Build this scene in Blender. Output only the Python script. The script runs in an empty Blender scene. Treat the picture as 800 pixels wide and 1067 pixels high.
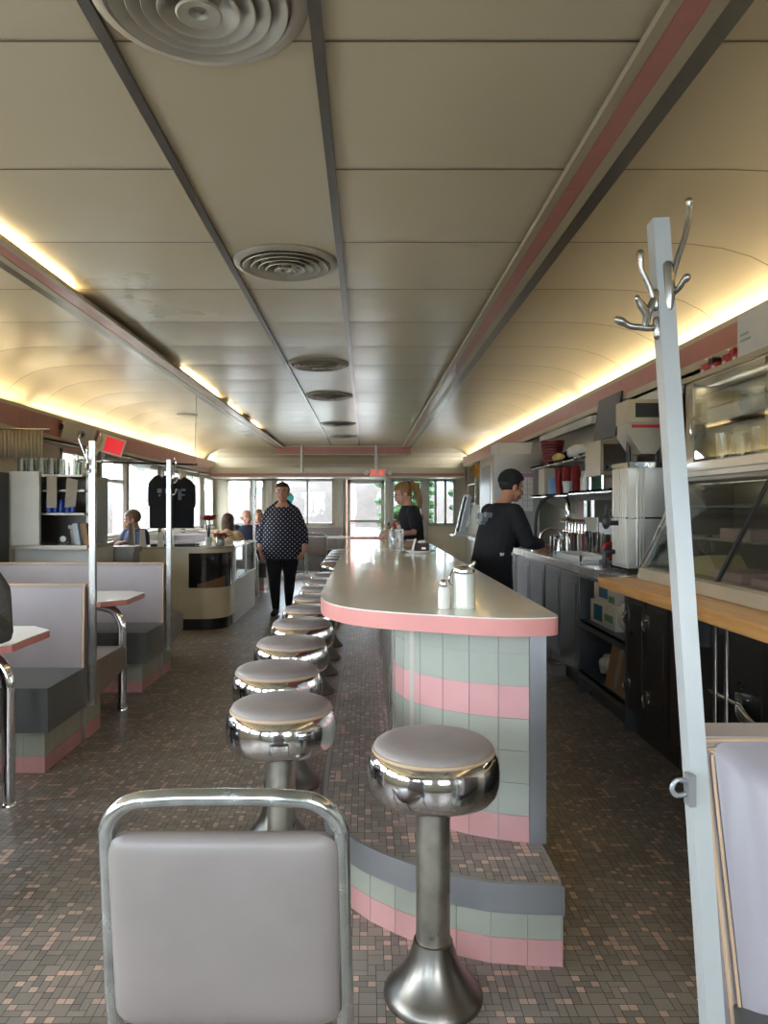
import bpy, bmesh, math, random
from mathutils import Vector, Matrix
random.seed(7)
SC = bpy.context.scene
COL = SC.collection
PI = math.pi
F, VX, VY, CH = 760.0, 381.0, 529.0, 1.36      # focal length (px), vanishing point, camera height

def at(px, py, d):
    "world point at distance d down the room"
    return Vector(((px - VX) / F * d, d, CH - (py - VY) / F * d))
def xa(px, d): return (px - VX) / F * d
def za(py, d): return CH - (py - VY) / F * d

# ------------------------------------------------------------------ materials
def lin(c):
    c = c / 255.0
    return c / 12.92 if c <= 0.04045 else ((c + 0.055) / 1.055) ** 2.4
def rgb(h):
    if isinstance(h, str):
        h = h.lstrip('#'); h = tuple(int(h[i:i + 2], 16) for i in (0, 2, 4))
    return (lin(h[0]), lin(h[1]), lin(h[2]), 1.0)

def mat(name, col, rough=0.5, metal=0.0, vary=0.06, scale=8.0, bump=0.0, bscale=60.0, stretch=(1, 1, 1), spec=0.5, coat=0.0, rvary=0.0, emit=None, estr=0.0):
    m = bpy.data.materials.new(name); m.use_nodes = True
    nt = m.node_tree; n = nt.nodes; L = nt.links
    b = n['Principled BSDF']
    c = rgb(col)
    b.inputs['Roughness'].default_value = rough
    b.inputs['Metallic'].default_value = metal
    b.inputs['Specular IOR Level'].default_value = spec
    b.inputs['Coat Weight'].default_value = coat
    b.inputs['Base Color'].default_value = c
    if emit:
        b.inputs['Emission Color'].default_value = rgb(emit); b.inputs['Emission Strength'].default_value = estr
    if vary > 0 or bump > 0 or rvary > 0:
        tc = n.new('ShaderNodeTexCoord'); mp = n.new('ShaderNodeMapping')
        mp.inputs['Scale'].default_value = stretch
        L.new(tc.outputs['Object'], mp.inputs['Vector'])
        nz = n.new('ShaderNodeTexNoise'); nz.inputs['Scale'].default_value = scale; nz.inputs['Detail'].default_value = 4
        L.new(mp.outputs['Vector'], nz.inputs['Vector'])
        if vary > 0:
            cr = n.new('ShaderNodeValToRGB')
            lo = tuple(max(0, v * (1 - vary * 2.2)) for v in c[:3]) + (1,); hi = tuple(min(1, v * (1 + vary * 2.2)) for v in c[:3]) + (1,)
            cr.color_ramp.elements[0].position = 0.25; cr.color_ramp.elements[1].position = 0.75
            cr.color_ramp.elements[0].color = lo; cr.color_ramp.elements[1].color = hi
            L.new(nz.outputs['Fac'], cr.inputs['Fac']); L.new(cr.outputs['Color'], b.inputs['Base Color'])
        if rvary > 0:
            mr = n.new('ShaderNodeMapRange'); mr.inputs['To Min'].default_value = max(0.02, rough - rvary); mr.inputs['To Max'].default_value = rough + rvary
            mr.inputs['From Min'].default_value = 0.3; mr.inputs['From Max'].default_value = 0.7
            L.new(nz.outputs['Fac'], mr.inputs['Value']); L.new(mr.outputs['Result'], b.inputs['Roughness'])
        if bump > 0:
            nb = n.new('ShaderNodeTexNoise'); nb.inputs['Scale'].default_value = bscale; nb.inputs['Detail'].default_value = 3
            L.new(mp.outputs['Vector'], nb.inputs['Vector'])
            bp = n.new('ShaderNodeBump'); bp.inputs['Strength'].default_value = bump; bp.inputs['Distance'].default_value = 0.01
            L.new(nb.outputs['Fac'], bp.inputs['Height']); L.new(bp.outputs['Normal'], b.inputs['Normal'])
    return m

def glass_mat(name, tint='#f4f8f6', refl=0.12, rough=0.02):
    m = bpy.data.materials.new(name); m.use_nodes = True
    nt = m.node_tree; n = nt.nodes; L = nt.links
    out = n['Material Output']; n.remove(n['Principled BSDF'])
    tr = n.new('ShaderNodeBsdfTransparent'); tr.inputs['Color'].default_value = rgb(tint)
    gl = n.new('ShaderNodeBsdfGlossy'); gl.inputs['Roughness'].default_value = rough
    lw = n.new('ShaderNodeLayerWeight'); lw.inputs['Blend'].default_value = 0.25
    mr = n.new('ShaderNodeMapRange'); mr.inputs['To Min'].default_value = refl * 0.5; mr.inputs['To Max'].default_value = min(1, refl * 2.2)
    mx = n.new('ShaderNodeMixShader')
    L.new(lw.outputs['Fresnel'], mr.inputs['Value']); L.new(mr.outputs['Result'], mx.inputs['Fac'])
    L.new(tr.outputs['BSDF'], mx.inputs[1]); L.new(gl.outputs['BSDF'], mx.inputs[2]); L.new(mx.outputs['Shader'], out.inputs['Surface'])
    return m

def dots_mat(name, base, dot, pitch, rad):
    m = mat(name, base, 0.85, vary=0)
    nt = m.node_tree; n = nt.nodes; L = nt.links; b = n['Principled BSDF']
    tc = n.new('ShaderNodeTexCoord'); sx = n.new('ShaderNodeSeparateXYZ'); L.new(tc.outputs['Object'], sx.inputs[0])
    def M(op, a, bb=None):
        q = n.new('ShaderNodeMath'); q.operation = op
        for i, v in enumerate((a, bb)):
            if v is None: continue
            if isinstance(v, (int, float)): q.inputs[i].default_value = v
            else: L.new(v, q.inputs[i])
        return q.outputs[0]
    u0 = M('DIVIDE', sx.outputs['X'], pitch); v0 = M('DIVIDE', sx.outputs['Z'], pitch)
    u = M('ADD', u0, v0); v = M('SUBTRACT', u0, v0)
    fu = M('SUBTRACT', M('FRACT', u), 0.5); fv = M('SUBTRACT', M('FRACT', v), 0.5)
    d = M('SQRT', M('ADD', M('MULTIPLY', fu, fu), M('MULTIPLY', fv, fv)))
    k = M('LESS_THAN', d, rad)
    mx = n.new('ShaderNodeMix'); mx.data_type = 'RGBA'
    L.new(k, mx.inputs[0]); mx.inputs[6].default_value = rgb(base); mx.inputs[7].default_value = rgb(dot)
    L.new(mx.outputs[2], b.inputs['Base Color'])
    return m

def wood_mat(name, a, b_, rough=0.4, axis='Y'):
    m = mat(name, a, rough, vary=0)
    nt = m.node_tree; n = nt.nodes; L = nt.links; b = n['Principled BSDF']
    tc = n.new('ShaderNodeTexCoord'); mp = n.new('ShaderNodeMapping'); mp.inputs['Scale'].default_value = (14, 1.2, 14) if axis == 'Y' else (1.2, 14, 14)
    nz = n.new('ShaderNodeTexNoise'); nz.inputs['Scale'].default_value = 2.2; nz.inputs['Detail'].default_value = 8; nz.inputs['Distortion'].default_value = 0.6
    cr = n.new('ShaderNodeValToRGB'); cr.color_ramp.elements[0].color = rgb(a); cr.color_ramp.elements[1].color = rgb(b_)
    cr.color_ramp.elements[0].position = 0.3; cr.color_ramp.elements[1].position = 0.7
    L.new(tc.outputs['Object'], mp.inputs[0]); L.new(mp.outputs[0], nz.inputs['Vector']); L.new(nz.outputs['Fac'], cr.inputs['Fac']); L.new(cr.outputs['Color'], b.inputs['Base Color'])
    return m

# ------------------------------------------------------------------ mesh builder
class MB:
    def __init__(s): s.bm = bmesh.new(); s.mi = 0
    def _f(s, vs):
        try:
            f = s.bm.faces.new(vs); f.material_index = s.mi; return f
        except ValueError: return None
    def _bev(s, faces, bev, seg=2):
        if bev <= 0: return
        es = set(e for f in faces if f for e in f.edges)
        es = [e for e in es if len(e.link_faces) == 2 and e.calc_face_angle(0) > 0.5]
        bmesh.ops.bevel(s.bm, geom=es, offset=bev, segments=seg, affect='EDGES', profile=0.6, clamp_overlap=True)
    def box(s, x0, x1, y0, y1, z0, z1, bev=0.0, seg=2, M=None):
        x0, x1 = min(x0, x1), max(x0, x1); y0, y1 = min(y0, y1), max(y0, y1); z0, z1 = min(z0, z1), max(z0, z1)
        P = [Vector(p) for p in ((x0, y0, z0), (x1, y0, z0), (x1, y1, z0), (x0, y1, z0), (x0, y0, z1), (x1, y0, z1), (x1, y1, z1), (x0, y1, z1))]
        if M is not None: P = [M @ p for p in P]
        v = [s.bm.verts.new(p) for p in P]
        fs = [s._f([v[i] for i in q]) for q in ((3, 2, 1, 0), (4, 5, 6, 7), (0, 1, 5, 4), (1, 2, 6, 5), (2, 3, 7, 6), (3, 0, 4, 7))]
        s._bev(fs, bev, seg); return s
    def ext(s, poly, vec, bev=0.0, seg=2):
        "closed polygon of 3D points extruded along vec"
        vec = Vector(vec)
        a = [s.bm.verts.new(Vector(p)) for p in poly]; b = [s.bm.verts.new(Vector(p) + vec) for p in poly]
        n = len(a); fs = [s._f(a[::-1]), s._f(b)]
        for i in range(n): fs.append(s._f([a[i], a[(i + 1) % n], b[(i + 1) % n], b[i]]))
        s._bev(fs, bev, seg); return s
    def prism(s, poly, z0, z1, bev=0.0, seg=2):
        return s.ext([(p[0], p[1], z0) for p in poly], (0, 0, z1 - z0), bev, seg)
    def quad(s, *pts):
        s._f([s.bm.verts.new(Vector(p)) for p in pts]); return s
    def lathe(s, prof, c=(0, 0, 0), seg=32, M=None):
        c = Vector(c); M = M or Matrix()
        rings = []
        for r, z in prof:
            if r < 1e-5: rings.append([s.bm.verts.new(c + M @ Vector((0, 0, z)))])
            else: rings.append([s.bm.verts.new(c + M @ Vector((r * math.cos(2 * PI * k / seg), r * math.sin(2 * PI * k / seg), z))) for k in range(seg)])
        for A, B in zip(rings, rings[1:]):
            for k in range(seg):
                j = (k + 1) % seg
                if len(A) == 1 and len(B) == 1: continue
                if len(A) == 1: s._f([A[0], B[j], B[k]])
                elif len(B) == 1: s._f([A[k], A[j], B[0]])
                else: s._f([A[k], A[j], B[j], B[k]])
        if len(rings[0]) > 1: s._f(rings[0][::-1])
        if len(rings[-1]) > 1: s._f(rings[-1])
        return s
    def cyl(s, a, b, r, r2=None, seg=16):
        a, b = Vector(a), Vector(b); d = b - a; q = Vector((0, 0, 1)).rotation_difference(d.normalized()).to_matrix()
        return s.lathe([(r, 0), (r2 if r2 is not None else r, d.length)], a, seg, q)
    def tube(s, pts, r, seg=10, round_ends=True, flat=1.0, up=None):
        "swept tube; r a number or list, hemispherical ends"
        P = [Vector(p) for p in pts]; R = list(r) if isinstance(r, (list, tuple)) else [r] * len(P)
        n = len(P); T = []
        for i in range(n):
            t = (P[min(i + 1, n - 1)] - P[max(i - 1, 0)]); T.append(t.normalized() if t.length > 1e-9 else Vector((0, 0, 1)))
        u = Vector(up) if up is not None else (Vector((0, 0, 1)) if abs(T[0].z) < 0.9 else Vector((1, 0, 0)))
        x = (u - T[0] * u.dot(T[0])).normalized()
        X = [x]
        for i in range(1, n):
            q = T[i - 1].rotation_difference(T[i]); x = q @ x; x = (x - T[i] * x.dot(T[i])).normalized(); X.append(x)
        rings = []
        def ring(c, x, t, r):
            y = t.cross(x); return [s.bm.verts.new(c + x * (r * math.cos(2 * PI * k / seg)) + y * (r * flat * math.sin(2 * PI * k / seg))) for k in range(seg)]
        hs = (0.35, 0.75) if round_ends else ()
        if round_ends:
            rings.append([s.bm.verts.new(P[0] - T[0] * R[0])])
            for h in (0.9, 0.55): rings.append(ring(P[0] - T[0] * R[0] * h, X[0], T[0], R[0] * math.sqrt(1 - h * h)))
        for i in range(n): rings.append(ring(P[i], X[i], T[i], R[i]))
        if round_ends:
            for h in (0.55, 0.9): rings.append(ring(P[-1] + T[-1] * R[-1] * h, X[-1], T[-1], R[-1] * math.sqrt(1 - h * h)))
            rings.append([s.bm.verts.new(P[-1] + T[-1] * R[-1])])
        for A, B in zip(rings, rings[1:]):
            for k in range(seg):
                j = (k + 1) % seg
                if len(A) == 1: s._f([A[0], B[j], B[k]])
                elif len(B) == 1: s._f([A[k], A[j], B[0]])
                else: s._f([A[k], A[j], B[j], B[k]])
        if not round_ends: s._f(rings[0][::-1]); s._f(rings[-1])
        return s
    def loft(s, rings):
        "rings: list of (center, ux, uy) ellipse axes; capped"
        seg = 20; Rg = []
        for c, ux, uy in rings:
            c, ux, uy = Vector(c), Vector(ux), Vector(uy)
            Rg.append([s.bm.verts.new(c + ux * math.cos(2 * PI * k / seg) + uy * math.sin(2 * PI * k / seg)) for k in range(seg)])
        for A, B in zip(Rg, Rg[1:]):
            for k in range(seg):
                j = (k + 1) % seg; s._f([A[k], A[j], B[j], B[k]])
        s._f(Rg[0][::-1]); s._f(Rg[-1]); return s
    def sph(s, c, r, seg=16, rings=10, M=None):
        r = Vector((r, r, r)) if isinstance(r, (int, float)) else Vector(r); c = Vector(c); M = M or Matrix()
        prof = [(math.sin(PI * i / rings), -math.cos(PI * i / rings)) for i in range(rings + 1)]
        start = len(s.bm.verts)
        nv0 = set(s.bm.verts)
        s.lathe(prof, (0, 0, 0), seg)
        for v in s.bm.verts:
            if v not in nv0: v.co = c + M @ Vector((v.co.x * r.x, v.co.y * r.y, v.co.z * r.z))
        return s
    def pad(s, w, h, t, rad, bulge, M, nseg=6, back_bulge=0.0):
        "puffy upholstered panel: rounded rectangle w x h in local XY, thickness t along +Z, bulging"
        def outline(ww, hh, rr):
            o = []
            for cx, cy, a0 in ((ww / 2 - rr, hh / 2 - rr, 0), (-ww / 2 + rr, hh / 2 - rr, PI / 2), (-ww / 2 + rr, -hh / 2 + rr, PI), (ww / 2 - rr, -hh / 2 + rr, 1.5 * PI)):
                for k in range(nseg + 1):
                    a = a0 + PI / 2 * k / nseg; o.append((cx + rr * math.cos(a), cy + rr * math.sin(a)))
            return o
        rings = []
        e = min(t * 0.5, rad * 0.9)
        prof = [(0.75, 0.0 - back_bulge * 0.8), (0.3, 0.0 - back_bulge * 0.4), (0.04, 0.0), (0.0, t * 0.3), (0.0, t * 0.7), (0.03, t * 0.93), (0.09, t + bulge * 0.25), (0.2, t + bulge * 0.55), (0.42, t + bulge * 0.85), (0.7, t + bulge * 0.97)]
        for k, z in prof:
            dd = k * min(w, h) / 2
            ww, hh = max(w - 2 * dd, 0.01), max(h - 2 * dd, 0.01)
            rr = max(min(rad + dd * 0.25, min(ww, hh) * 0.49), 0.002)
            rings.append([s.bm.verts.new(M @ Vector((x, y, z))) for x, y in outline(ww, hh, rr)])
        n = len(rings[0])
        for A, B in zip(rings, rings[1:]):
            for k in range(n):
                j = (k + 1) % n; s._f([A[k], A[j], B[j], B[k]])
        s._f(rings[0][::-1]); s._f(rings[-1]); return s
    def build(s, name, mats, parent=None, origin=None, smooth=True, sharp=38, remesh=0, relax=0, keep=False):
        bm = s.bm
        bmesh.ops.recalc_face_normals(bm, faces=bm.faces)
        mats = mats if isinstance(mats, (list, tuple)) else [mats]
        if parent is not None and origin is None: origin = parent.get('_o')
        if origin is None:
            if len(bm.verts):
                xs = [v.co for v in bm.verts]
                origin = ((min(v.x for v in xs) + max(v.x for v in xs)) / 2, (min(v.y for v in xs) + max(v.y for v in xs)) / 2, min(v.z for v in xs))
            else: origin = (0, 0, 0)
        O = Vector(origin)
        bm.transform(Matrix.Translation(-O))
        if smooth:
            for f in bm.faces: f.smooth = True
            ang = math.radians(sharp)
            for e in bm.edges:
                if len(e.link_faces) == 2 and e.calc_face_angle(0) > ang: e.smooth = False
        me = bpy.data.meshes.new(name); bm.to_mesh(me); bm.free()
        for m in mats: me.materials.append(m)
        o = bpy.data.objects.new(name, me); COL.objects.link(o)
        if remesh:
            md = o.modifiers.new('r', 'REMESH'); md.mode = 'VOXEL'; md.voxel_size = remesh; md.use_smooth_shade = True
            if relax:
                sm = o.modifiers.new('s', 'SMOOTH'); sm.factor = 0.5; sm.iterations = relax
            dg = bpy.context.evaluated_depsgraph_get()
            m2 = bpy.data.meshes.new_from_object(o.evaluated_get(dg))
            o.modifiers.clear(); o.data = m2; bpy.data.meshes.remove(me); m2.name = name
            if not m2.materials:
                for m in mats: m2.materials.append(m)
            for p in m2.polygons: p.use_smooth = True
        if parent is not None:
            o.parent = parent
            if '_o' in parent: 
                if parent.type != 'EMPTY': o.location = O - Vector(parent['_o'])
                else: o.location = O - Vector(parent['_o'])
        else: o.location = O
        o['_o'] = tuple(O)
        return o

def tag(o, label, cat, group=None, kind=None):
    o['label'] = label; o['category'] = cat
    if group: o['group'] = group
    if kind: o['kind'] = kind
    return o
def thing(name, label, cat, loc, group=None):
    o = bpy.data.objects.new(name, None); COL.objects.link(o); o.location = loc; o.empty_display_size = 0.1
    o['_o'] = tuple(loc); return tag(o, label, cat, group)
def struct(o, label=None):
    o['kind'] = 'structure'
    if label: o['label'] = label
    return o
def dup(root, loc, label=None, rotz=None, group=None):
    r = root.copy(); COL.objects.link(r); r.location = loc
    if rotz is not None: r.rotation_euler = (0, 0, rotz)
    if label: r['label'] = label
    if group: r['group'] = group
    for ch in list(root.children):
        c = ch.copy(); COL.objects.link(c); c.parent = r
        for g in list(ch.children):
            d = g.copy(); COL.objects.link(d); d.parent = c
    return r
def text_mesh(name, body, size, M, m, parent=None, depth=0.002):
    cu = bpy.data.curves.new(name, 'FONT'); cu.body = body; cu.size = size; cu.extrude = depth; cu.align_x = 'CENTER'; cu.align_y = 'CENTER'
    t = bpy.data.objects.new(name, cu); COL.objects.link(t)
    dg = bpy.context.evaluated_depsgraph_get()
    me = bpy.data.meshes.new_from_object(t.evaluated_get(dg)); bpy.data.objects.remove(t)
    me.transform(M)
    if parent is not None: me.transform(Matrix.Translation(-Vector(parent['_o'])))
    me.materials.clear(); me.materials.append(m)
    o = bpy.data.objects.new(name, me); COL.objects.link(o)
    if parent is not None: o.parent = parent
    return o
def frame_y(o, x, y):
    "like frame() but keeps y exact"
    y = Vector(y).normalized(); x = Vector(x); x = (x - y * x.dot(y)).normalized(); z = x.cross(y)
    return Matrix(((x.x, y.x, z.x, o[0]), (x.y, y.y, z.y, o[1]), (x.z, y.z, z.z, o[2]), (0, 0, 0, 1)))
def frame(o, x, y):
    "matrix with origin o, local x and y axes"
    x = Vector(x).normalized(); y = Vector(y); y = (y - x * y.dot(x)).normalized(); z = x.cross(y)
    return Matrix(((x.x, y.x, z.x, o[0]), (x.y, y.y, z.y, o[1]), (x.z, y.z, z.z, o[2]), (0, 0, 0, 1)))
def arc(cx, cy, r, a0, a1, n=8):
    return [(cx + r * math.cos(math.radians(a0 + (a1 - a0) * k / n)), cy + r * math.sin(math.radians(a0 + (a1 - a0) * k / n))) for k in range(n + 1)]
def smooth_path(pts, n=4):
    "Catmull-Rom through points"
    P = [Vector(p) for p in pts]; out = []
    for i in range(len(P) - 1):
        p0 = P[max(i - 1, 0)]; p1 = P[i]; p2 = P[i + 1]; p3 = P[min(i + 2, len(P) - 1)]
        for k in range(n):
            t = k / n
            out.append(0.5 * ((2 * p1) + (p2 - p0) * t + (2 * p0 - 5 * p1 + 4 * p2 - p3) * t * t + (3 * p1 - p0 - 3 * p2 + p3) * t ** 3))
    out.append(P[-1]); return out

# ------------------------------------------------------------------ palette
M = {}
M['enamel'] = mat('cream_enamel_ceiling', '#cfc3a6', 0.3, vary=0.02, scale=0.8, rvary=0.03, bump=0.02, bscale=2.0)
M['seam'] = mat('ceiling_seam', '#7a705c', 0.5, vary=0.05)
M['beamsteel'] = mat('satin_trim_steel', '#bdb49e', 0.4, 0.45, vary=0.04, scale=1.2, rvary=0.05)
M['poststeel'] = mat('satin_post_steel', '#9fa1a6', 0.4, 0.6, vary=0.05, scale=3, rvary=0.06)
M['steel'] = mat('brushed_steel', '#c3c0ba', 0.27, 0.95, vary=0.04, scale=1.5, rvary=0.05)
M['dsteel'] = mat('dark_steel', '#84817d', 0.33, 1.0, vary=0.06, scale=2, rvary=0.05)
M['chrome'] = mat('chrome', '#d6d6d8', 0.09, 1.0, vary=0.02, scale=10, rvary=0.04)
M['wornsteel'] = mat('worn_column_steel', '#a3a198', 0.34, 0.9, vary=0.14, scale=14, rvary=0.1)
M['paintsteel'] = mat('worn_silver_paint', '#b9c2c2', 0.35, 0.6, vary=0.12, scale=30, rvary=0.1)
M['pink'] = mat('pink_enamel', '#b5786f', 0.3, vary=0.03)
M['pinktile'] = mat('pink_tile', '#d5a2a3', 0.18, vary=0.04, scale=4, spec=0.6)
M['greentile'] = mat('grey_green_tile', '#a9ada3', 0.18, vary=0.04, scale=4, spec=0.6)
M['grout'] = mat('grout', '#b9b2a8', 0.8, vary=0.05)
M['dgrout'] = mat('floor_grout', '#332e2b', 0.8, vary=0.1)
M['t1'] = mat('floor_taupe', '#938c86', 0.36, vary=0.08, scale=3); M['t2'] = mat('floor_grey', '#87817c', 0.36, vary=0.08, scale=3)
M['t3'] = mat('floor_brown', '#9b928b', 0.36, vary=0.08, scale=3); M['t4'] = mat('floor_pink', '#cfb4a8', 0.38, vary=0.08, scale=3); M['t5'] = mat('floor_rose', '#bfa79d', 0.38, vary=0.08, scale=3)
M['counter'] = mat('cream_laminate', '#efede3', 0.13, vary=0.02, scale=3, spec=0.6, coat=0.3)
M['pinkedge'] = mat('pink_edge_band', '#dc9590', 0.35, vary=0.02)
M['vinyl'] = mat('grey_mauve_vinyl', '#9a9296', 0.36, vary=0.03, scale=5, bump=0.03, bscale=220)
M['lilac'] = mat('lilac_vinyl', '#9b97a1', 0.34, vary=0.03, scale=4, bump=0.02, bscale=200)
M['seatvinyl'] = mat('stool_vinyl', '#979090', 0.4, vary=0.04, scale=9, bump=0.04, bscale=160)
M['charvinyl'] = mat('charcoal_vinyl', '#5f6263', 0.4, vary=0.05, scale=5, bump=0.04, bscale=180)
M['taupevinyl'] = mat('taupe_vinyl', '#8d817b', 0.42, vary=0.04, scale=6, bump=0.04, bscale=180)
M['piping'] = mat('tan_piping', '#c4a88c', 0.5, vary=0.05)
M['wallcream'] = mat('cream_wall', '#c3b9a0', 0.45, vary=0.04, scale=2)
M['frame'] = mat('window_frame_metal', '#a8a294', 0.4, 0.5, vary=0.05, scale=4)
M['white'] = mat('white_paint', '#d9d8d2', 0.4, vary=0.02)
M['creamlam'] = mat('cream_counter_panel', '#cfc7b0', 0.35, vary=0.02, scale=2)
M['black'] = mat('black_plastic', '#1b1b1c', 0.45, vary=0.05)
M['blackcloth'] = mat('black_cloth', '#1a1b20', 0.9, vary=0.08, scale=20, bump=0.1, bscale=60)
M['navycloth'] = mat('navy_cloth', '#262c44', 0.9, vary=0.08, scale=20)
M['greycloth'] = mat('grey_knit', '#595957', 0.95, vary=0.1, scale=60, bump=0.3, bscale=300)
M['tancloth'] = mat('tan_cloth', '#b9a077', 0.9, vary=0.08, scale=20)
M['pinkcloth'] = mat('pink_cloth', '#d5a1a8', 0.9, vary=0.06)
M['dots'] = dots_mat('polka_dot_cloth', '#1f2338', '#d2d2d8', 0.058, 0.17)
M['skin'] = mat('skin', '#cf9c86', 0.5, vary=0.04, scale=12); M['skin2'] = mat('skin_tan', '#c18d72', 0.5, vary=0.04, scale=12)
M['lip'] = mat('lips', '#a8544f', 0.45, vary=0.03); M['eye'] = mat('eye_dark', '#2a211d', 0.2, vary=0.02); M['eyewhite'] = mat('eye_white', '#e6e2dc', 0.3, vary=0.01); M['teeth'] = mat('teeth', '#e9e4da', 0.35, vary=0.01)
M['darkhair'] = mat('dark_hair', '#33251f', 0.55, vary=0.15, scale=30, bump=0.3, bscale=90, stretch=(1, 1, 0.2)); M['blackhair'] = mat('black_hair', '#171514', 0.6, vary=0.1, scale=30)
M['blonde'] = mat('blonde_hair', '#96744a', 0.55, vary=0.18, scale=40, bump=0.35, bscale=90, stretch=(1, 1, 0.2)); M['brownhair'] = mat('brown_hair', '#5d4331', 0.55, vary=0.15, scale=40, bump=0.3, bscale=90, stretch=(1, 1, 0.2))
M['butcher'] = wood_mat('butcher_block', '#b98245', '#d6a566', 0.38)
M['darkcab'] = mat('dark_cabinet_steel', '#5a5856', 0.34, 0.85, vary=0.1, scale=4, rvary=0.08)
M['steeldoor'] = mat('steel_door', '#77797d', 0.34, 0.85, vary=0.08, scale=3, rvary=0.08)
M['glass'] = glass_mat('clear_glass'); M['glassdark'] = glass_mat('display_glass', '#e3e6e2', 0.15)
M['tumbler'] = glass_mat('tumbler_glass', '#e2e6e4', 0.3)
M['card'] = mat('cardboard', '#a07c5c', 0.8, vary=0.05); M['paper'] = mat('paper_white', '#e2e0da', 0.7, vary=0.02); M['kraft'] = mat('kraft_paper', '#a69a8c', 0.8, vary=0.04)
M['bluebox'] = mat('blue_print', '#2b6ea0', 0.5, vary=0.03); M['greenbox'] = mat('green_print', '#58a06a', 0.5, vary=0.03)
M['red'] = mat('red_plastic', '#b3272a', 0.35, vary=0.04); M['darkred'] = mat('dark_red_plastic', '#7b2a2b', 0.4, vary=0.06)
M['redcup'] = mat('red_tumbler', '#8e2323', 0.3, vary=0.05); M['bluecup'] = mat('blue_plastic', '#6b93c9', 0.4, vary=0.04)
M['green'] = mat('green_plastic', '#5c8f6d', 0.45, vary=0.05); M['petal'] = mat('red_petal', '#b21f2d', 0.6, vary=0.12, scale=20); M['leafdark'] = mat('dark_leaf', '#2c3a28', 0.6, vary=0.1)
M['curtain'] = mat('beige_curtain', '#b7a587', 0.9, vary=0.06, scale=6); M['pane'] = glass_mat('window_glass', '#f2f6f6', 0.08)
M['blind'] = mat('white_blind', '#e6e8ea', 0.5, vary=0.01)
M['choc'] = mat('chocolate_cake', '#33201a', 0.6, vary=0.15, scale=40); M['china'] = mat('white_china', '#e4e1da', 0.2, vary=0.01); M['sugar'] = mat('white_sugar', '#efefee', 0.8, vary=0.01)
M['teal'] = mat('teal_sign', '#4fb0a5', 0.5, vary=0.05); M['yellow'] = mat('yellow_cloth', '#c8b06e', 0.8, vary=0.08)
M['floorboard'] = mat('plain_dark_rubber', '#2b2928', 0.6, vary=0.05)
M['gold'] = mat('gold_ribbon', '#c79a45', 0.4, 0.3, vary=0.1, scale=15); M['exitred'] = mat('exit_letter_red', '#e03a30', 0.4, vary=0.02, emit='#ff3a2a', estr=1.2); M['exitwhite'] = mat('exit_face', '#e7e1d8', 0.4, vary=0.02)
M['redlens'] = mat('red_lens', '#cf3138', 0.35, vary=0.03, emit='#e5262e', estr=0.5)
# =================================================================== ROOM SHELL
XL, XR, ZC, YE, YB = -3.40, 2.22, 2.68, 16.3, -2.0

# ---- mosaic floor: random blocks of one small module, repeated over the floor
U, NM, GAP = 0.0245, 26, 0.0017
def mosaic_module(seed):
    rnd = random.Random(seed); g = [[0] * NM for _ in range(NM)]; out = []
    for y in range(NM):
        for x in range(NM):
            if g[y][x]: continue
            def free(w, h): return x + w <= NM and y + h <= NM and all(not g[y + j][x + i] for i in range(w) for j in range(h))
            r = rnd.random()
            if r < 0.30 and free(2, 2): w, h, m = 2, 2, rnd.choice((0, 0, 1, 2))
            elif r < 0.49 and free(2, 1): w, h, m = 2, 1, rnd.choice((0, 1, 1, 2))
            elif r < 0.68 and free(1, 2): w, h, m = 1, 2, rnd.choice((0, 1, 2, 0))
            else: w, h, m = 1, 1, rnd.choice((3, 3, 4, 1, 3))
            for i in range(w):
                for j in range(h): g[y + j][x + i] = 1
            out.append((x, y, w, h, m))
    return out
MOD = mosaic_module(3)
def clip_poly(poly, clip):
    for i in range(len(clip)):
        a, b = clip[i], clip[(i + 1) % len(clip)]
        def side(p): return (b[0] - a[0]) * (p[1] - a[1]) - (b[1] - a[1]) * (p[0] - a[0])
        out = []
        for k in range(len(poly)):
            p, q = poly[k], poly[(k + 1) % len(poly)]; sp, sq = side(p), side(q)
            if sp >= 0: out.append(p)
            if (sp >= 0) != (sq >= 0):
                t = sp / (sp - sq); out.append((p[0] + (q[0] - p[0]) * t, p[1] + (q[1] - p[1]) * t))
        poly = out
        if len(poly) < 3: return []
    return poly
def mosaic(x0, x1, y0, y1, z, clip=None, skip=None):
    vs, fs, ms = [], [], []
    for my in range(int((y1 - y0) / (U * NM)) + 1):
        for mx in range(int((x1 - x0) / (U * NM)) + 1):
            for (x, y, w, h, m) in MOD:
                ax = x0 + (mx * NM + x) * U + GAP / 2; ay = y0 + (my * NM + y) * U + GAP / 2
                bx = ax + w * U - GAP; by = ay + h * U - GAP
                if ax >= x1 or ay >= y1: continue
                p = [(ax, ay), (bx, ay), (bx, by), (ax, by)]
                if skip and skip(ax, ay): continue
                if clip:
                    p = clip_poly(p, clip)
                    if not p: continue
                k = len(vs); vs += [(a, b, z) for a, b in p]; fs.append(tuple(range(k, k + len(p)))); ms.append(m)
    return vs, fs, ms
def mosaic_obj(name, data, base, parent=None):
    vs, fs, ms = data
    O = Vector(parent['_o']) if parent else Vector((0, 0, 0))
    k = len(vs); vs = [tuple(Vector(v) - O) for v in vs] + [tuple(Vector(v) - O) for v in base]; fs = fs + [tuple(range(k, k + len(base)))]; ms = ms + [5]
    me = bpy.data.meshes.new(name); me.from_pydata(vs, [], fs)
    for m in ('t1', 't2', 't3', 't4', 't5', 'dgrout'): me.materials.append(M[m])
    me.polygons.foreach_set('material_index', ms); me.update()
    o = bpy.data.objects.new(name, me); COL.objects.link(o)
    if parent: o.parent = parent
    return o
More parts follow.
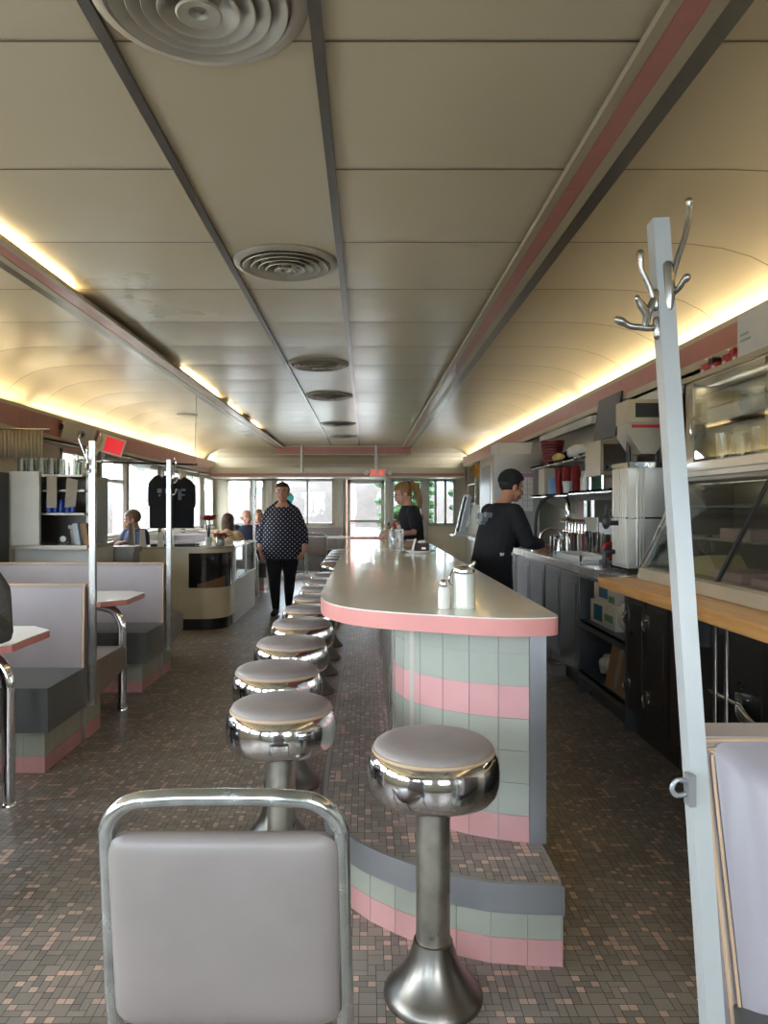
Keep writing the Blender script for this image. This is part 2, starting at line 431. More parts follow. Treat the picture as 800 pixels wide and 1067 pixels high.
struct(mosaic_obj('floor', mosaic(XL, XR, -0.6, YE, 0.0), [(XL, YB, -0.0012), (XR, YB, -0.0012), (XR, YE, -0.0012), (XL, YE, -0.0012)]), 'mosaic floor of small taupe and pink ceramic tiles')

# ---- ceiling: enamelled steel panels between cross seams, curving down to the walls
CPROF = [(-3.395, 2.26), (-3.385, 2.32), (-3.355, 2.39), (-3.29, 2.472), (-3.20, 2.548), (-3.08, 2.612), (-2.93, 2.654), (-2.72, 2.676), (-2.5, 2.68), (-2.05, 2.68), (-1.5, 2.68), (-1.1, 2.68), (-0.74, 2.68),
         (-0.43, 2.68), (-0.12, 2.68), (0.3, 2.68), (0.7, 2.68), (1.1, 2.68), (1.4, 2.68), (1.6, 2.673), (1.77, 2.65), (1.91, 2.61), (2.02, 2.555), (2.11, 2.485), (2.17, 2.40), (2.2, 2.31)]
mb = MB()
seams = [2.06 + 0.78 * k for k in range(-6, 18)]
seams = [s for s in seams if YB < s < 15.3]
ys = [YB] + seams + [15.45]
for a, b in zip(ys, ys[1:]):
    rows = []
    for t in (0, 0.08, 0.25, 0.5, 0.75, 0.92, 1):
        row = []
        for i, (x, z) in enumerate(CPROF):
            amp = 0.004 * math.sin(PI * t) ** 0.7 if 0 < t < 1 else 0
            row.append(mb.bm.verts.new((x, a + (b - a) * t, z - amp)))
        rows.append(row)
    for A, B in zip(rows, rows[1:]):
        for i in range(len(A) - 1): mb._f([A[i], A[i + 1], B[i + 1], B[i]])
mb.mi = 1
for s in seams:
    for i in range(len(CPROF) - 1):
        (x0, z0), (x1, z1) = CPROF[i], CPROF[i + 1]
        if i in (12, 13) and (round((s - 2.06) / 0.78) % 3): continue
        mb.quad((x0, s - 0.0045, z0 - 0.003), (x1, s - 0.0045, z1 - 0.003), (x1, s + 0.0045, z1 - 0.003), (x0, s + 0.0045, z0 - 0.003))
mb.mi = 0
EP = [(15.45, 2.68), (15.75, 2.675), (16.0, 2.64), (16.15, 2.57), (16.24, 2.47), (16.28, 2.34), (16.29, 2.18)]
for (y0, z0), (y1, z1) in zip(EP, EP[1:]): mb.quad((XL, y0, z0), (XR, y0, z0), (XR, y1, z1), (XL, y1, z1))
struct(mb.build('ceiling', [M['enamel'], M['seam']], sharp=30), 'cream enamelled steel ceiling with curved coves')
mb = MB(); mb.box(XL - .3, XR + .3, YB - .2, YE + .2, 2.78, 2.9); struct(mb.build('roof', M['dsteel']))
for n, x in (('trim_1', -0.726), ('trim_2', -0.134)):       # steel strips beside the vents
    mb = MB(); mb.box(x - .017, x + .017, YB, 15.3, 2.662, 2.682, .004); struct(mb.build(n, M['dsteel']), 'steel cover strip running along the ceiling')

# ---- pink and steel trim hung under the ceiling: two long runs and a cross run at the far end
def long_trim(n, s, xi, tubes):
    # s=+1: inner edge at xi, growing to +x
    g = lambda a, b: (xi + s * a, xi + s * b)
    root = thing(n, 'x', 'trim', (xi, 6.7, 2.61)); del root['category']; struct(root, 'long pink and steel ceiling trim')
    mb = MB(); a, b = g(0.0, .035); mb.box(a, b, YB, 15.5, 2.615, 2.640, .004); a, b = g(.105, .15); mb.box(a, b, YB, 15.5, 2.615, 2.632, .003)
    mb.build('steel_edge', M['beamsteel'], root)
    mb = MB(); y = YB
    while y < 15.4:
        y2 = min(y + 2.44, 15.45); a, b = g(.036, .104); mb.box(a, b, y + .0015, y2 - .0015, 2.6165, 2.63); y = y2
    mb.build('pink_panel', M['pink'], root)
    mb = MB(); a, b = g(.151, .215); mb.box(a, b, YB, 15.5, 2.622, 2.645, .003); a, b = g(.09, .12); mb.box(a, b, YB, 15.5, 2.63, 2.682)
    mb.build('dark_flange', M['dsteel'], root)
long_trim('trim_3', 1, .752, False); long_trim('trim_4', -1, -1.705, True)
root = thing('trim_5', 'x', 'trim', (-.45, 15.5, 2.6)); del root['category']; struct(root, 'pink and steel trim crossing the far end of the ceiling')
mb = MB(); mb.box(-1.9, .95, 15.36, 15.40, 2.64, 2.67); mb.box(-1.9, .95, 15.36, 15.5, 2.47, 2.49); mb.build('steel_edge', M['beamsteel'], root)
mb = MB(); mb.box(-1.9, .95, 15.36, 15.5, 2.49, 2.64); mb.build('pink_panel', M['pink'], root)

# ---- wall bands under the coves
def wall_band(n, s, xf, xw, z0, zp0, zp1, z1, ylo, yhi):
    root = thing(n, 'x', 'trim', (xf, 7, z0)); del root['category']; struct(root, 'pink enamel band between steel strips along the wall')
    mb = MB(); mb.box(xw, xf, ylo, yhi, z0, z0 + .02); mb.box(xf, xf - s * .012, ylo, yhi, z0, zp0, .003); mb.box(xf, xf - s * .014, ylo, yhi, zp1, z1, .004)
    mb.build('steel_strip', M['beamsteel'], root)
    mb = MB(); y = ylo
    while y < yhi - .01:
        y2 = min(y + 1.83, yhi); mb.box(xf + s * .0005, xf - s * .010, y + .0015, y2 - .0015, zp0, zp1); y = y2
    mb.build('pink_panel', M['pink'], root)
wall_band('trim_6', 1, -3.28, XL, 2.06, 2.12, 2.31, 2.345, YB, 15.5)
wall_band('trim_7', -1, 2.065, XR, 2.20, 2.27, 2.395, 2.43, YB, 15.5)

# ---- walls with window openings
def pieces(a0, a1, opens, z0, z1, zb=0.0, zt=ZC):
    out = [(a0, a1, zb, z0), (a0, a1, z1, zt)]; p = a0
    for u, v in opens: out.append((p, u, z0, z1)); p = v
    out.append((p, a1, z0, z1)); return out
LW = [(-1.5, .4), (.7, 2.0), (2.3, 3.6), (3.9, 5.1), (8.1, 8.8), (9.3, 10.2), (10.4, 11.9), (12.2, 13.4), (13.6, 14.9), (15.15, 16.15)]
mb = MB()
for a, b, z, w in pieces(YB, YE, LW, .95, 2.02, zt=2.4): mb.box(XL - .14, XL, a, b, z, w)
struct(mb.build('wall_left', M['wallcream'], sharp=30))
EW = [(-3.11, -2.55), (-2.49, -2.27), (-2.02, -.71), (.58, 1.27), (1.37, 2.0)]
mb = MB()
for a, b, z, w in pieces(XL - .14, XR + .14, EW[:3] + [(-.43, .43)] + EW[3:], .974, 1.99, zt=2.5):
    if z == 0.0: mb.box(a, -.43, YE, YE + .14, z, w); mb.box(.43, b, YE, YE + .14, z, w)
    else: mb.box(a, b, YE, YE + .14, z, w)
struct(mb.build('wall_back', M['wallcream'], sharp=30))
mb = MB(); mb.box(XR, XR + .14, YB, YE, 0, 2.45); struct(mb.build('wall_right', mat('steel_wall_panel', '#a59f92', .38, .55, vary=.06, scale=3, rvary=.08), sharp=30))
BW = [(-3.1, -1.9), (-1.5, -.4), (.5, 1.7)]
mb = MB()
for a, b, z, w in pieces(XL - .14, XR + .14, BW, .9, 2.15): mb.box(a, b, YB - .14, YB, z, w)
struct(mb.build('wall_front', M['wallcream'], sharp=30))

wn = [0]
def window(axis, c, a, b, z0, z1, inward, mull=(), rails=(), fw=.045):
    "axis 'x': the pane lies in the plane x=c (spans y a..b); axis 'y': in the plane y=c"
    wn[0] += 1; n = 'window_%d' % wn[0]
    def bx(mb, u0, u1, w0, w1, t0, t1):
        if axis == 'x': mb.box(c + t0, c + t1, u0, u1, w0, w1, .004, 1)
        else: mb.box(u0, u1, c + t0, c + t1, w0, w1, .004, 1)
    t0, t1 = (-.1, .02) if inward > 0 else (-.02, .1)
    mb = MB(); bx(mb, a, a + fw, z0, z1, t0, t1); bx(mb, b - fw, b, z0, z1, t0, t1); bx(mb, a, b, z0, z0 + fw, t0, t1); bx(mb, a, b, z1 - fw, z1, t0, t1)
    for m_ in mull: bx(mb, m_ - fw * .5, m_ + fw * .5, z0, z1, t0, t1)
    for r in rails: bx(mb, a, b, r - fw * .5, r + fw * .5, t0, t1)
    o = struct(mb.build(n, M['frame']))
    mb = MB(); bx(mb, a + .01, b - .01, z0 + .01, z1 - .01, -.045 if inward > 0 else .04, -.04 if inward > 0 else .045); mb.build('pane', M['pane'], o)
    mb = MB(); s0, s1 = (.0, .06) if inward > 0 else (-.06, .0); bx(mb, a - .03, b + .03, z0 - .03, z0, s0, s1); mb.build('sill', M['frame'], o)
for i, (a, b) in enumerate(LW):
    mu = [(a + b) / 2] if b - a > 1.0 else []
    ra = [1.72] if i == 5 else []
    window('x', XL, a, b, .95, 2.02, 1, mu, ra)
for i, (a, b) in enumerate(EW): window('y', YE, a, b, .974, 1.99, -1, [-1.3] if i == 2 else ([1.56, 1.78] if i == 4 else ([.86] if i == 3 else [])), [])
for a, b in BW: window('y', YB, a, b, .9, 2.15, 1, [(a + b) / 2])
# window posts on the left wall
for k, (y, w) in enumerate(((8.95, .14), (9.2, .08), (12.03, .12), (13.5, .08), (15.02, .1))):
    mb = MB(); mb.box(XL, XL + .07, y - w / 2, y + w / 2, .0, 2.06, .008); struct(mb.build('trim_%d' % (8 + k), M['frame']), 'window post on the left wall')
mb = MB()
for x in (-2.52, -2.14, -.56, .5, 1.32): mb.box(x - .055, x + .055, YE - .03, YE, 0, 2.0, .006)
struct(mb.build('trim_13', M['frame']), 'posts between the far windows')
# far door
door = MB(); door.box(-.42, -.34, YE - .02, YE + .05, 0.0, 1.985, .006); door.box(.34, .42, YE - .02, YE + .05, 0, 1.985, .006); door.box(-.42, .42, YE - .02, YE + .05, 1.9, 1.985, .006)
door.box(-.42, .42, YE - .02, YE + .05, 0, .2, .006); door.box(-.36, .36, YE - .01, YE + .04, 1.03, 1.09, .004)
d = struct(door.build('door_1', M['frame']), 'glazed metal exit door at the far end')
mb = MB(); mb.box(-.35, .35, YE + .01, YE + .016, .18, 1.92); mb.build('pane', M['pane'], d)
mb = MB(); mb.tube([(-.33, YE - .05, 1.0), (.33, YE - .05, 1.0)], .012); mb.build('push_bar', M['steel'], d)
# header across the far end, exit sign, two hanging rods
root = thing('trim_14', 'x', 'trim', (-.6, 15.8, 2.0)); del root['category']; struct(root, 'steel and pink header across the far end')
mb = MB(); mb.box(-3.28, 2.09, 15.46, YE, 2.09, 2.21, .006); mb.box(-3.28, 2.09, 15.465, YE, 2.0, 2.03, .004); mb.build('steel_strip', M['beamsteel'], root)
mb = MB(); mb.box(-3.28, 2.09, 15.47, YE, 2.03, 2.09); mb.build('pink_panel', M['pink'], root)
for x in (-1.34, .22):
    mb = MB(); mb.cyl((x, 15.3, 2.10), (x, 15.3, 2.68), .028); r = mb.build('hanging_rod', M['white'], None)
    tag(r, 'thin white rod from far ceiling trim to header, %s' % ('on the big window side' if x < 0 else 'on the exit sign side'), 'rod', 'far hanging rods')
ex = thing('exit_sign', 'small white exit sign with red letters above far door', 'exit sign', (.255, 15.42, 2.0))
mb = MB(); mb.box(.08, .43, 15.41, 15.458, 2.005, 2.175, .008); mb.build('housing', M['exitwhite'], ex)
text_mesh('lettering', 'EXIT', .15, frame((.255, 15.409, 2.09), (1, 0, 0), (0, 0, 1)), M['exitred'], ex)
for sx in (-1, 1):
    mb = MB(); mb.cyl((.255 + sx * .23, 15.43, 2.11), (.255 + sx * .25, 15.33, 2.09), .035, .05, 14)
    mb.build('lamp_head', M['white'], ex)

# ---- ceiling vents
def make_vent():
    r0 = thing('ceiling_vent', 'round concentric-ring ceiling vent directly above the front chair', 'ceiling vent', (-.43, 1.88, 2.668), 'round vents along the ceiling strip')
    al = mat('aluminium_vent', '#b7b2a6', .45, .35, vary=.05, scale=6)
    mb = MB(); c = (-.43, 1.88, 0)
    mb.lathe([(.245, 2.684), (.28, 2.682), (.283, 2.672), (.272, 2.662), (.245, 2.656), (.238, 2.662), (.238, 2.684)], c, 48); mb.build('rim', al, r0)
    for k, (ra, rb) in enumerate(((.17, .222), (.13, .178), (.092, .138), (.055, .098))):
        mb = MB(); dz = .004 * (k + 1)
        mb.lathe([(ra, 2.680), (ra + .003, 2.676), (rb - .004, 2.654 - dz), (rb + .006, 2.650 - dz), (rb + .008, 2.653 - dz), (rb, 2.66 - dz), (ra + .006, 2.682)], c, 48); mb.build('ring', al, r0)
    mb = MB(); mb.lathe([(.0, 2.652), (.02, 2.652), (.026, 2.634), (.055, 2.628), (.06, 2.632), (.03, 2.645), (.025, 2.682)], c, 32); mb.build('centre_cone', al, r0)
    mb = MB(); mb.lathe([(0, 2.681), (.24, 2.681), (.24, 2.684), (0, 2.684)], c, 40); mb.build('duct', M['black'], r0)
    return r0
v0 = make_vent()
for y, lab in ((3.92, 'round ceiling vent just past the one above the front chair'), (6.67, 'third round ceiling vent counting from the front chair'), (8.57, 'fourth round ceiling vent counting from the front chair'), (11.4, 'fifth round ceiling vent, second last before the far trim'), (13.4, 'last round ceiling vent, closest to the far trim')):
    dup(v0, (-.43, y, 2.668), lab)
mb = MB(); mb.lathe([(.0, 2.66), (.11, 2.655), (.15, 2.67), (.16, 2.685), (0, 2.685)], (-2.52, 10.3, 0), 32)
tag(mb.build('ceiling_diffuser', M['wallcream']), 'plain round disc vent on the curved ceiling over the booths', 'ceiling vent')

# =================================================================== LIGHT
def strip(name, loc, size_y, rot_y, power, col, w=.05):
    l = bpy.data.lights.new(name, 'AREA'); l.shape = 'RECTANGLE'; l.size = w; l.size_y = size_y; l.energy = power; l.color = col
    o = bpy.data.objects.new(name, l); COL.objects.link(o); o.location = loc; o.rotation_euler = (0, rot_y, 0); return o
WARM = (1.0, .80, .47)
for k in range(4):
    y = .1 + 4.0 * k + 2 - .9
    strip('cove_tube_left', (-3.315, y, 2.325), 3.8, math.radians(180 + 50), 16, WARM)     # in the open channel behind the band, facing up
    strip('cove_tube_right', (2.10, y, 2.41), 3.8, math.radians(180 - 50), 15, WARM, .05)
for y0, y1 in ((.3, 4.4), (7.0, 8.7), (9.4, 10.2), (11.2, 12.1)):
    strip('beam_tube', (-1.768, (y0 + y1) / 2, 2.642), y1 - y0, math.radians(180 + 25), 2.4 * (y1 - y0), WARM, .04)
def portal(loc, rot, sx, sy):
    l = bpy.data.lights.new('window_portal', 'AREA'); l.shape = 'RECTANGLE'; l.size = sx; l.size_y = sy; l.cycles.is_portal = True
    o = bpy.data.objects.new('window_portal', l); COL.objects.link(o); o.location = loc; o.rotation_euler = rot
for a, b in LW: portal((XL - .15, (a + b) / 2, 1.485), (0, -PI / 2, 0), 1.07, b - a)
for a, b in EW + [(-.43, .43)]: portal(((a + b) / 2, YE + .16, 1.48 if a != -.43 else 1.0), (-PI / 2, 0, 0), b - a, 1.02 if a != -.43 else 2)
for a, b in BW: portal(((a + b) / 2, YB - .16, 1.52), (PI / 2, 0, 0), b - a, 1.25)

w = bpy.data.worlds.new('World'); SC.world = w; w.use_nodes = True
nt = w.node_tree; n = nt.nodes; L = nt.links; bg = n['Background']
tc = n.new('ShaderNodeTexCoord'); sp = n.new('ShaderNodeSeparateXYZ'); L.new(tc.outputs['Generated'], sp.inputs[0])
nz = n.new('ShaderNodeTexNoise'); nz.inputs['Scale'].default_value = 2.5; nz.inputs['Detail'].default_value = 6; L.new(tc.outputs['Generated'], nz.inputs['Vector'])
cr = n.new('ShaderNodeValToRGB'); cr.color_ramp.elements[0].color = (.62, .78, 1, 1); cr.color_ramp.elements[1].color = (1, .98, .96, 1); cr.color_ramp.elements[0].position = .35; cr.color_ramp.elements[1].position = .6
L.new(nz.outputs['Fac'], cr.inputs['Fac']); L.new(cr.outputs['Color'], bg.inputs['Color']); bg.inputs['Strength'].default_value = 17.0

# =================================================================== OUTSIDE
asph = mat('pale_asphalt', '#8d8b88', .9, vary=.06, scale=.5); twig = mat('bare_wood_hillside', '#2a221e', .95, vary=.25, scale=2.2, bump=.4, bscale=3)
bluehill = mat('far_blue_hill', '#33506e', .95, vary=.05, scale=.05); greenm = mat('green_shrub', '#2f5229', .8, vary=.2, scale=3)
mb = MB(); mb.quad((-60, -40, -.45), (60, -40, -.45), (60, 90, -.45), (-60, 90, -.45)); struct(mb.build('ground', asph), 'pale parking lot outside')
def hillside(name, m, pts, h, depth, rough, seed, label):
    rnd = random.Random(seed); mb = MB(); P = smooth_path([(p[0], p[1], 0) for p in pts], 12); rows = []
    for j in range(6):
        t = j / 5; row = []
        for i, p in enumerate(P):
            nrm = Vector((p.x, p.y - 6, 0)).normalized()
            q = p + nrm * depth * t
            row.append(mb.bm.verts.new((q.x, q.y, -.5 + h * (math.sin(t * PI / 2)) * (1 + rough * (rnd.random() - .5)) * (.75 + .25 * math.sin(i * .35 + seed)))))
        rows.append(row)
    for A, B in zip(rows, rows[1:]):
        for i in range(len(A) - 1): mb._f([A[i], A[i + 1], B[i + 1], B[i]])
    struct(mb.build(name, m, sharp=80), label)
hillside('hill_1', twig, [(-22, -8), (-23, 4), (-22, 18), (-16, 34), (-4, 40), (6, 40), (16, 36)], 4.6, 14, .35, 2, 'brown wooded bank outside')
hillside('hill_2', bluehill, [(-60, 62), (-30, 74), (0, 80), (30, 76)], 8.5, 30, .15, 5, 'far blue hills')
def shrub(cx, cy, r, h, seed, label):
    rnd = random.Random(seed); mb = MB()
    for k in range(260):
        a = rnd.random() * 2 * PI; rr = r * math.sqrt(rnd.random()); z = -.45 + h * rnd.random()
        s = .12 + .1 * rnd.random(); mb.sph((cx + rr * math.cos(a), cy + rr * math.sin(a), z), (s, s, s * .6), 6, 4)
    return tag(mb.build('shrub', greenm), label, 'shrub', 'green shrubs outside the far windows')
shrub(1.0, 17.7, .62, 2.6, 1, 'green shrub outside the narrow far window beside the exit door'); shrub(2.75, 17.6, .62, 2.7, 2, 'green shrub outside the far window in the corner behind the serving side')
mb = MB(); mb.box(-.62, -.33, 22.0, 22.3, -.45, 3.2, .02); tag(mb.build('porch_post', M['pink']), 'pink porch post outside seen through the far door', 'post')
# =================================================================== COUNTER AND ITS STEP
def offset_path(pts, o):
    "offset an open 2D path to its left by o"
    out = []
    for i, p in enumerate(pts):
        a = Vector(pts[max(i - 1, 0)]); b = Vector(pts[min(i + 1, len(pts) - 1)]); t = (b - a).normalized()
        out.append((p[0] - t.y * o, p[1] + t.x * o))
    return out
def sp2(pts, n=5): return [(p.x, p.y) for p in smooth_path([(a, b, 0) for a, b in pts], n)]
def walk(pts):
    s = [0.0]
    for a, b in zip(pts, pts[1:]): s.append(s[-1] + math.hypot(b[0] - a[0], b[1] - a[1]))
    def f(t):
        t = max(0, min(t, s[-1]))
        for i in range(len(s) - 1):
            if t <= s[i + 1] + 1e-9:
                k = (t - s[i]) / max(s[i + 1] - s[i], 1e-9)
                return (pts[i][0] + (pts[i + 1][0] - pts[i][0]) * k, pts[i][1] + (pts[i + 1][1] - pts[i][1]) * k)
        return pts[-1]
    return f, s[-1]
def tile_face(mb, path, rows, tw, out, thick=.004, gap=.0016):
    "ceramic tiles along a path; rows = [(z0, z1, material index)]; out = +1 to put them on the path's left side"
    f, Lh = walk(path); n = max(1, round(Lh / tw)); w = Lh / n
    for i in range(n):
        a, b = f(i * w + gap / 2), f((i + 1) * w - gap / 2)
        t = (Vector(b) - Vector(a)).normalized(); nx, ny = -t.y * out * thick, t.x * out * thick
        for z0, z1, mi in rows:
            mb.mi = mi; mb.ext([(a[0], a[1], z0 + gap / 2), (b[0], b[1], z0 + gap / 2), (b[0] + nx, b[1] + ny, z0 + gap / 2), (a[0] + nx, a[1] + ny, z0 + gap / 2)], (0, 0, z1 - z0 - gap), .0012, 1)
    mb.mi = 0

CEND = 7.75
# step: outline from the right corner along the front and up the aisle side
STEPF = sp2([(.585, 2.155), (.461, 2.162), (.346, 2.181), (.2, 2.25), (.057, 2.352), (-.05, 2.47), (-.125, 2.62), (-.16, 2.82), (-.17, 3.1)], 5)
step = thing('counter_step', 'low curved step under the long counter with pink and green tiles and mosaic top', 'step', (.2, 4.9, 0))
inner = offset_path(STEPF, -.008)
poly = inner + [(-.162, CEND), (.578, CEND)]
mb = MB(); mb.prism(poly[::-1], 0, .240); mb.build('core', M['grout'], step)
mb = MB()
pathS = inner + [(-.162, CEND)]
tile_face(mb, pathS, [(0.0, .079, 1), (.079, .156, 2)], .105, 1)
tile_face(mb, [(.578, CEND), (.578, 2.155)], [(0.0, .079, 1), (.079, .156, 2)], .105, 1)
mb.build('tile_face', [M['grout'], M['pinktile'], M['greentile']], step)
mb = MB()
for i in range(len(pathS) - 1):
    a, b = pathS[i], pathS[i + 1]; ao, bo = offset_path(pathS, .0095)[i], offset_path(pathS, .0095)[i + 1]
    ai, bi = offset_path(pathS, -.004)[i], offset_path(pathS, -.004)[i + 1]
    mb.quad((ao[0], ao[1], .156), (bo[0], bo[1], .156), (bo[0], bo[1], .244), (ao[0], ao[1], .244))
    mb.quad((ao[0], ao[1], .244), (bo[0], bo[1], .244), (bi[0], bi[1], .244), (ai[0], ai[1], .244))
    mb.quad((ao[0], ao[1], .156), (ai[0], ai[1], .156), (bi[0], bi[1], .156), (bo[0], bo[1], .156))
bmesh.ops.remove_doubles(mb.bm, verts=mb.bm.verts, dist=1e-5)
mb.box(.5785, .586, 2.147, CEND, .156, .244, .002)
mb.build('steel_edging', M['poststeel'], step)
cc = [(p[0], p[1]) for p in offset_path(STEPF, -.011)] + [(-.159, CEND), (.575, CEND)]
cc = cc if sum(cc[i - 1][0] * cc[i][1] - cc[i][0] * cc[i - 1][1] for i in range(len(cc))) > 0 else cc[::-1]
d = mosaic(-.2, .6, 2.14, CEND, .243, clip=cc, skip=lambda x, y: (x > .2 and y > 2.95))
mosaic_obj('mosaic_top', d, [(p[0], p[1], .2415) for p in cc], step)

ctr = thing('lunch_counter', 'long cream-topped lunch counter with pink edge and pink and green tiled end', 'counter', (.25, 4.9, .243))
BF = sp2([(.545, 2.432), (.42, 2.466), (.316, 2.518), (.222, 2.592), (.155, 2.68), (.118, 2.80), (.112, 2.9)], 5)
poly = BF + [(.112, CEND - .15), (.545, CEND - .15)]
mb = MB(); mb.prism(poly[::-1], .243, .972); mb.build('core', M['grout'], ctr)
mb = MB(); z = .243; rows = []
for h, m_ in ((.088, 1), (.108, 2), (.108, 2), (.108, 2), (.108, 1), (.108, 2), (.095, 2)): rows.append((z, z + h, m_)); z += h
tile_face(mb, BF, rows, .108, 1); mb.build('tile_face', [M['grout'], M['pinktile'], M['greentile']], ctr)
mb = MB(); mb.box(.545, .60, 2.424, 2.56, .243, .972, .004); mb.box(.545, .60, 2.56, CEND - .15, .243, .972); mb.build('steel_end_post', M['poststeel'], ctr)
mb = MB(); y = 2.902
while y < CEND - .2:                                     # fluted steel front on the stool side
    mb.box(.104, .113, y, y + .036, .33, .965, .004, 1); y += .038
mb.build('fluted_panel', M['steel'], ctr)
mb = MB(); tile_face(mb, [(.112, 2.902), (.112, CEND - .15)], [(.243, .328, 1)], .108, 1); mb.build('tile_skirting', [M['grout'], M['pinktile']], ctr)
TOP = sp2([(.604, 2.32), (.598, 2.272), (.56, 2.245), (.458, 2.233), (.364, 2.247), (.247, 2.295), (.11, 2.352), (-.003, 2.42), (-.09, 2.515), (-.15, 2.65), (-.174, 2.82), (-.178, 3.0)], 5)
def top_slab(parent, outline, z0=.965, z1=1.022):
    mb = MB(); o = outline
    mb.prism(o[::-1], z1 - .004, z1, .002, 1); mb.build('countertop', M['counter'], parent)
    mb = MB(); mb.prism(o[::-1], z0, z1 - .004, .004, 2); mb.build('edge_band', M['pinkedge'], parent)
top_slab(ctr, TOP + [(-.178, CEND), (.604, CEND)])
c2 = thing('lunch_counter', 'farther second lunch counter beyond the waitress with blonde ponytail', 'counter', (.25, 10, 0))
mb = MB(); mb.prism([(.1, 8.75), (.58, 8.75), (.58, 12.1), (.1, 12.1)], 0, .97); mb.build('core', M['dsteel'], c2)
mb = MB(); tile_face(mb, [(.58, 8.75), (.1, 8.75), (.1, 12.1)], [(k * .108, k * .108 + .108, 1 if k in (0, 5) else 2) for k in range(9)], .108, 1); mb.build('tile_face', [M['grout'], M['pinktile'], M['greentile']], c2)
top_slab(c2, [(.604, 8.5), (.604, 12.3), (-.178, 12.3), (-.178, 8.6), (-.10, 8.5)])

# =================================================================== STOOLS
STOOL_GROUP = 'chrome bar stools along the counter'
def make_stool(x, y, label):
    s = thing('bar_stool', label, 'bar stool', (x, y, 0), STOOL_GROUP); c = (x, y, 0)
    mb = MB(); mb.lathe([(.0, 0), (.137, 0), (.1385, .008), (.134, .02), (.118, .035), (.098, .058), (.078, .088), (.064, .118), (.057, .145), (.054, .156), (.046, .158), (0, .158)], c, 40); mb.build('base', M['dsteel'], s)
    mb = MB(); mb.lathe([(.0, .15), (.0475, .15), (.0475, .575), (.0, .575)], c, 28); mb.build('column', M['wornsteel'], s)
    mb = MB(); mb.lathe([(0, .556), (.10, .556), (.15, .560), (.170, .568), (.179, .582), (.1835, .605), (.1845, .63), (.182, .655), (.176, .674), (.168, .683), (.16, .684), (0, .684)], c, 48); mb.build('seat_ring', M['chrome'], s)
    mb = MB(); mb.lathe([(.155, .682), (.167, .682), (.171, .687), (.1695, .693), (.163, .695), (.155, .693)], c, 48); mb.build('piping', M['piping'], s)
    mb = MB(); mb.lathe([(0, .686), (.162, .686), (.166, .693), (.163, .702), (.152, .71), (.12, .717), (.06, .721), (0, .722)], c, 48); mb.build('seat_cushion', M['seatvinyl'], s)
    return s
st0 = make_stool(.188, 2.035, 'lone grey-topped chrome stool in front of the tiled counter end')
ORD = ['first', 'second', 'third', 'fourth', 'fifth', 'sixth', 'seventh', 'eighth', 'ninth', 'tenth', 'eleventh', 'twelfth', 'thirteenth']
ysl = [(-.282, 2.44), (-.362, 2.985), (-.366, 3.59)] + [(-.366, 3.59 + .6 * k) for k in range(1, 7)] + [(-.366, 8.75 + .6 * k) for k in range(5)]
for i, (x, y) in enumerate(ysl):
    if i < 9: lab = ['closest chrome stool in the aisle row, just behind the tube-framed chair'][0] if i == 0 else '%s grey-topped chrome stool in the aisle row counting from the tube-framed chair' % ORD[i]
    else: lab = '%s stool along the farther counter, beyond the gap in the row' % ORD[i - 9]
    dup(st0, (x, y, 0), lab)

# =================================================================== BOOTHS
def bench(label, x0, x1, yb, face, ztop=.917, xs=1, base_in=.04, group='booth benches'):
    """bench along x from the aisle end x1 to x0; backrest front face at yb; face=-1: the sitter looks toward smaller y"""
    f = face; aisle = x1; sgn = 1 if x1 > x0 else -1
    b = thing('booth_bench', label, 'booth bench', ((x0 + x1) / 2, yb, 0), group)
    xi = aisle - sgn * base_in
    ys = sorted((yb + f * .44, yb - f * .06))
    mb = MB(); mb.box(x0, xi - sgn * .008, ys[0] + .008, ys[1] - .008, 0, .222); mb.build('base', M['grout'], b)
    mb = MB(); rows = [(0, .085, 1), (.085, .220, 2)]; yf = yb + f * .44
    # tiles: the end face and the front face
    tile_face(mb, [(xi - sgn * .008, ys[0] + .008), (xi - sgn * .008, ys[1] - .008)], rows, .108, -1 if sgn > 0 else 1, gap=.003)
    tile_face(mb, [(x0, yf - f * .008), (xi - sgn * .002, yf - f * .008)], rows, .108, -1 if f < 0 else 1, gap=.003)
    mb.build('tile_face', [M['grout'], M['pinktile'], M['greentile']], b)
    ys = sorted((yb + f * .5, yb + f * .01))
    mb = MB(); mb.box(x0, aisle, ys[0], ys[1], .225, .45, .035, 4); mb.build('seat_cushion', M['charvinyl'], b)
    tilt = .05
    mb = MB(); mb.ext([(x0, yb + f * .02, .40), (x0, yb - f * .0, .917 - .02), (x0, yb - f * .02, ztop), (x0, yb - f * .075, ztop), (x0, yb - f * .085, .23), (x0, yb - f * .0, .23)], (aisle - sgn * .02 - x0, 0, 0), .012, 3)
    mb.build('backrest', M['vinyl'], b)
    mb = MB(); xe = aisle - sgn * .012
    mb.tube([(xe, yb + f * .014, .24), (xe, yb + f * .014, .42), (xe, yb - f * .006, .90), (xe, yb - f * .02, ztop - .002), (xe, yb - f * .07, ztop - .002)], .007, 8); mb.tube([(xe, yb - f * .02, ztop + .001), (x0 + sgn * .02, yb - f * .02, ztop + .001)], .006, 8)
    mb.build('piping', M['piping'], b)
    return b
bench('booth bench with charcoal seat beside the near table, facing the front chair', -3.3, -1.60, 4.17, -1)
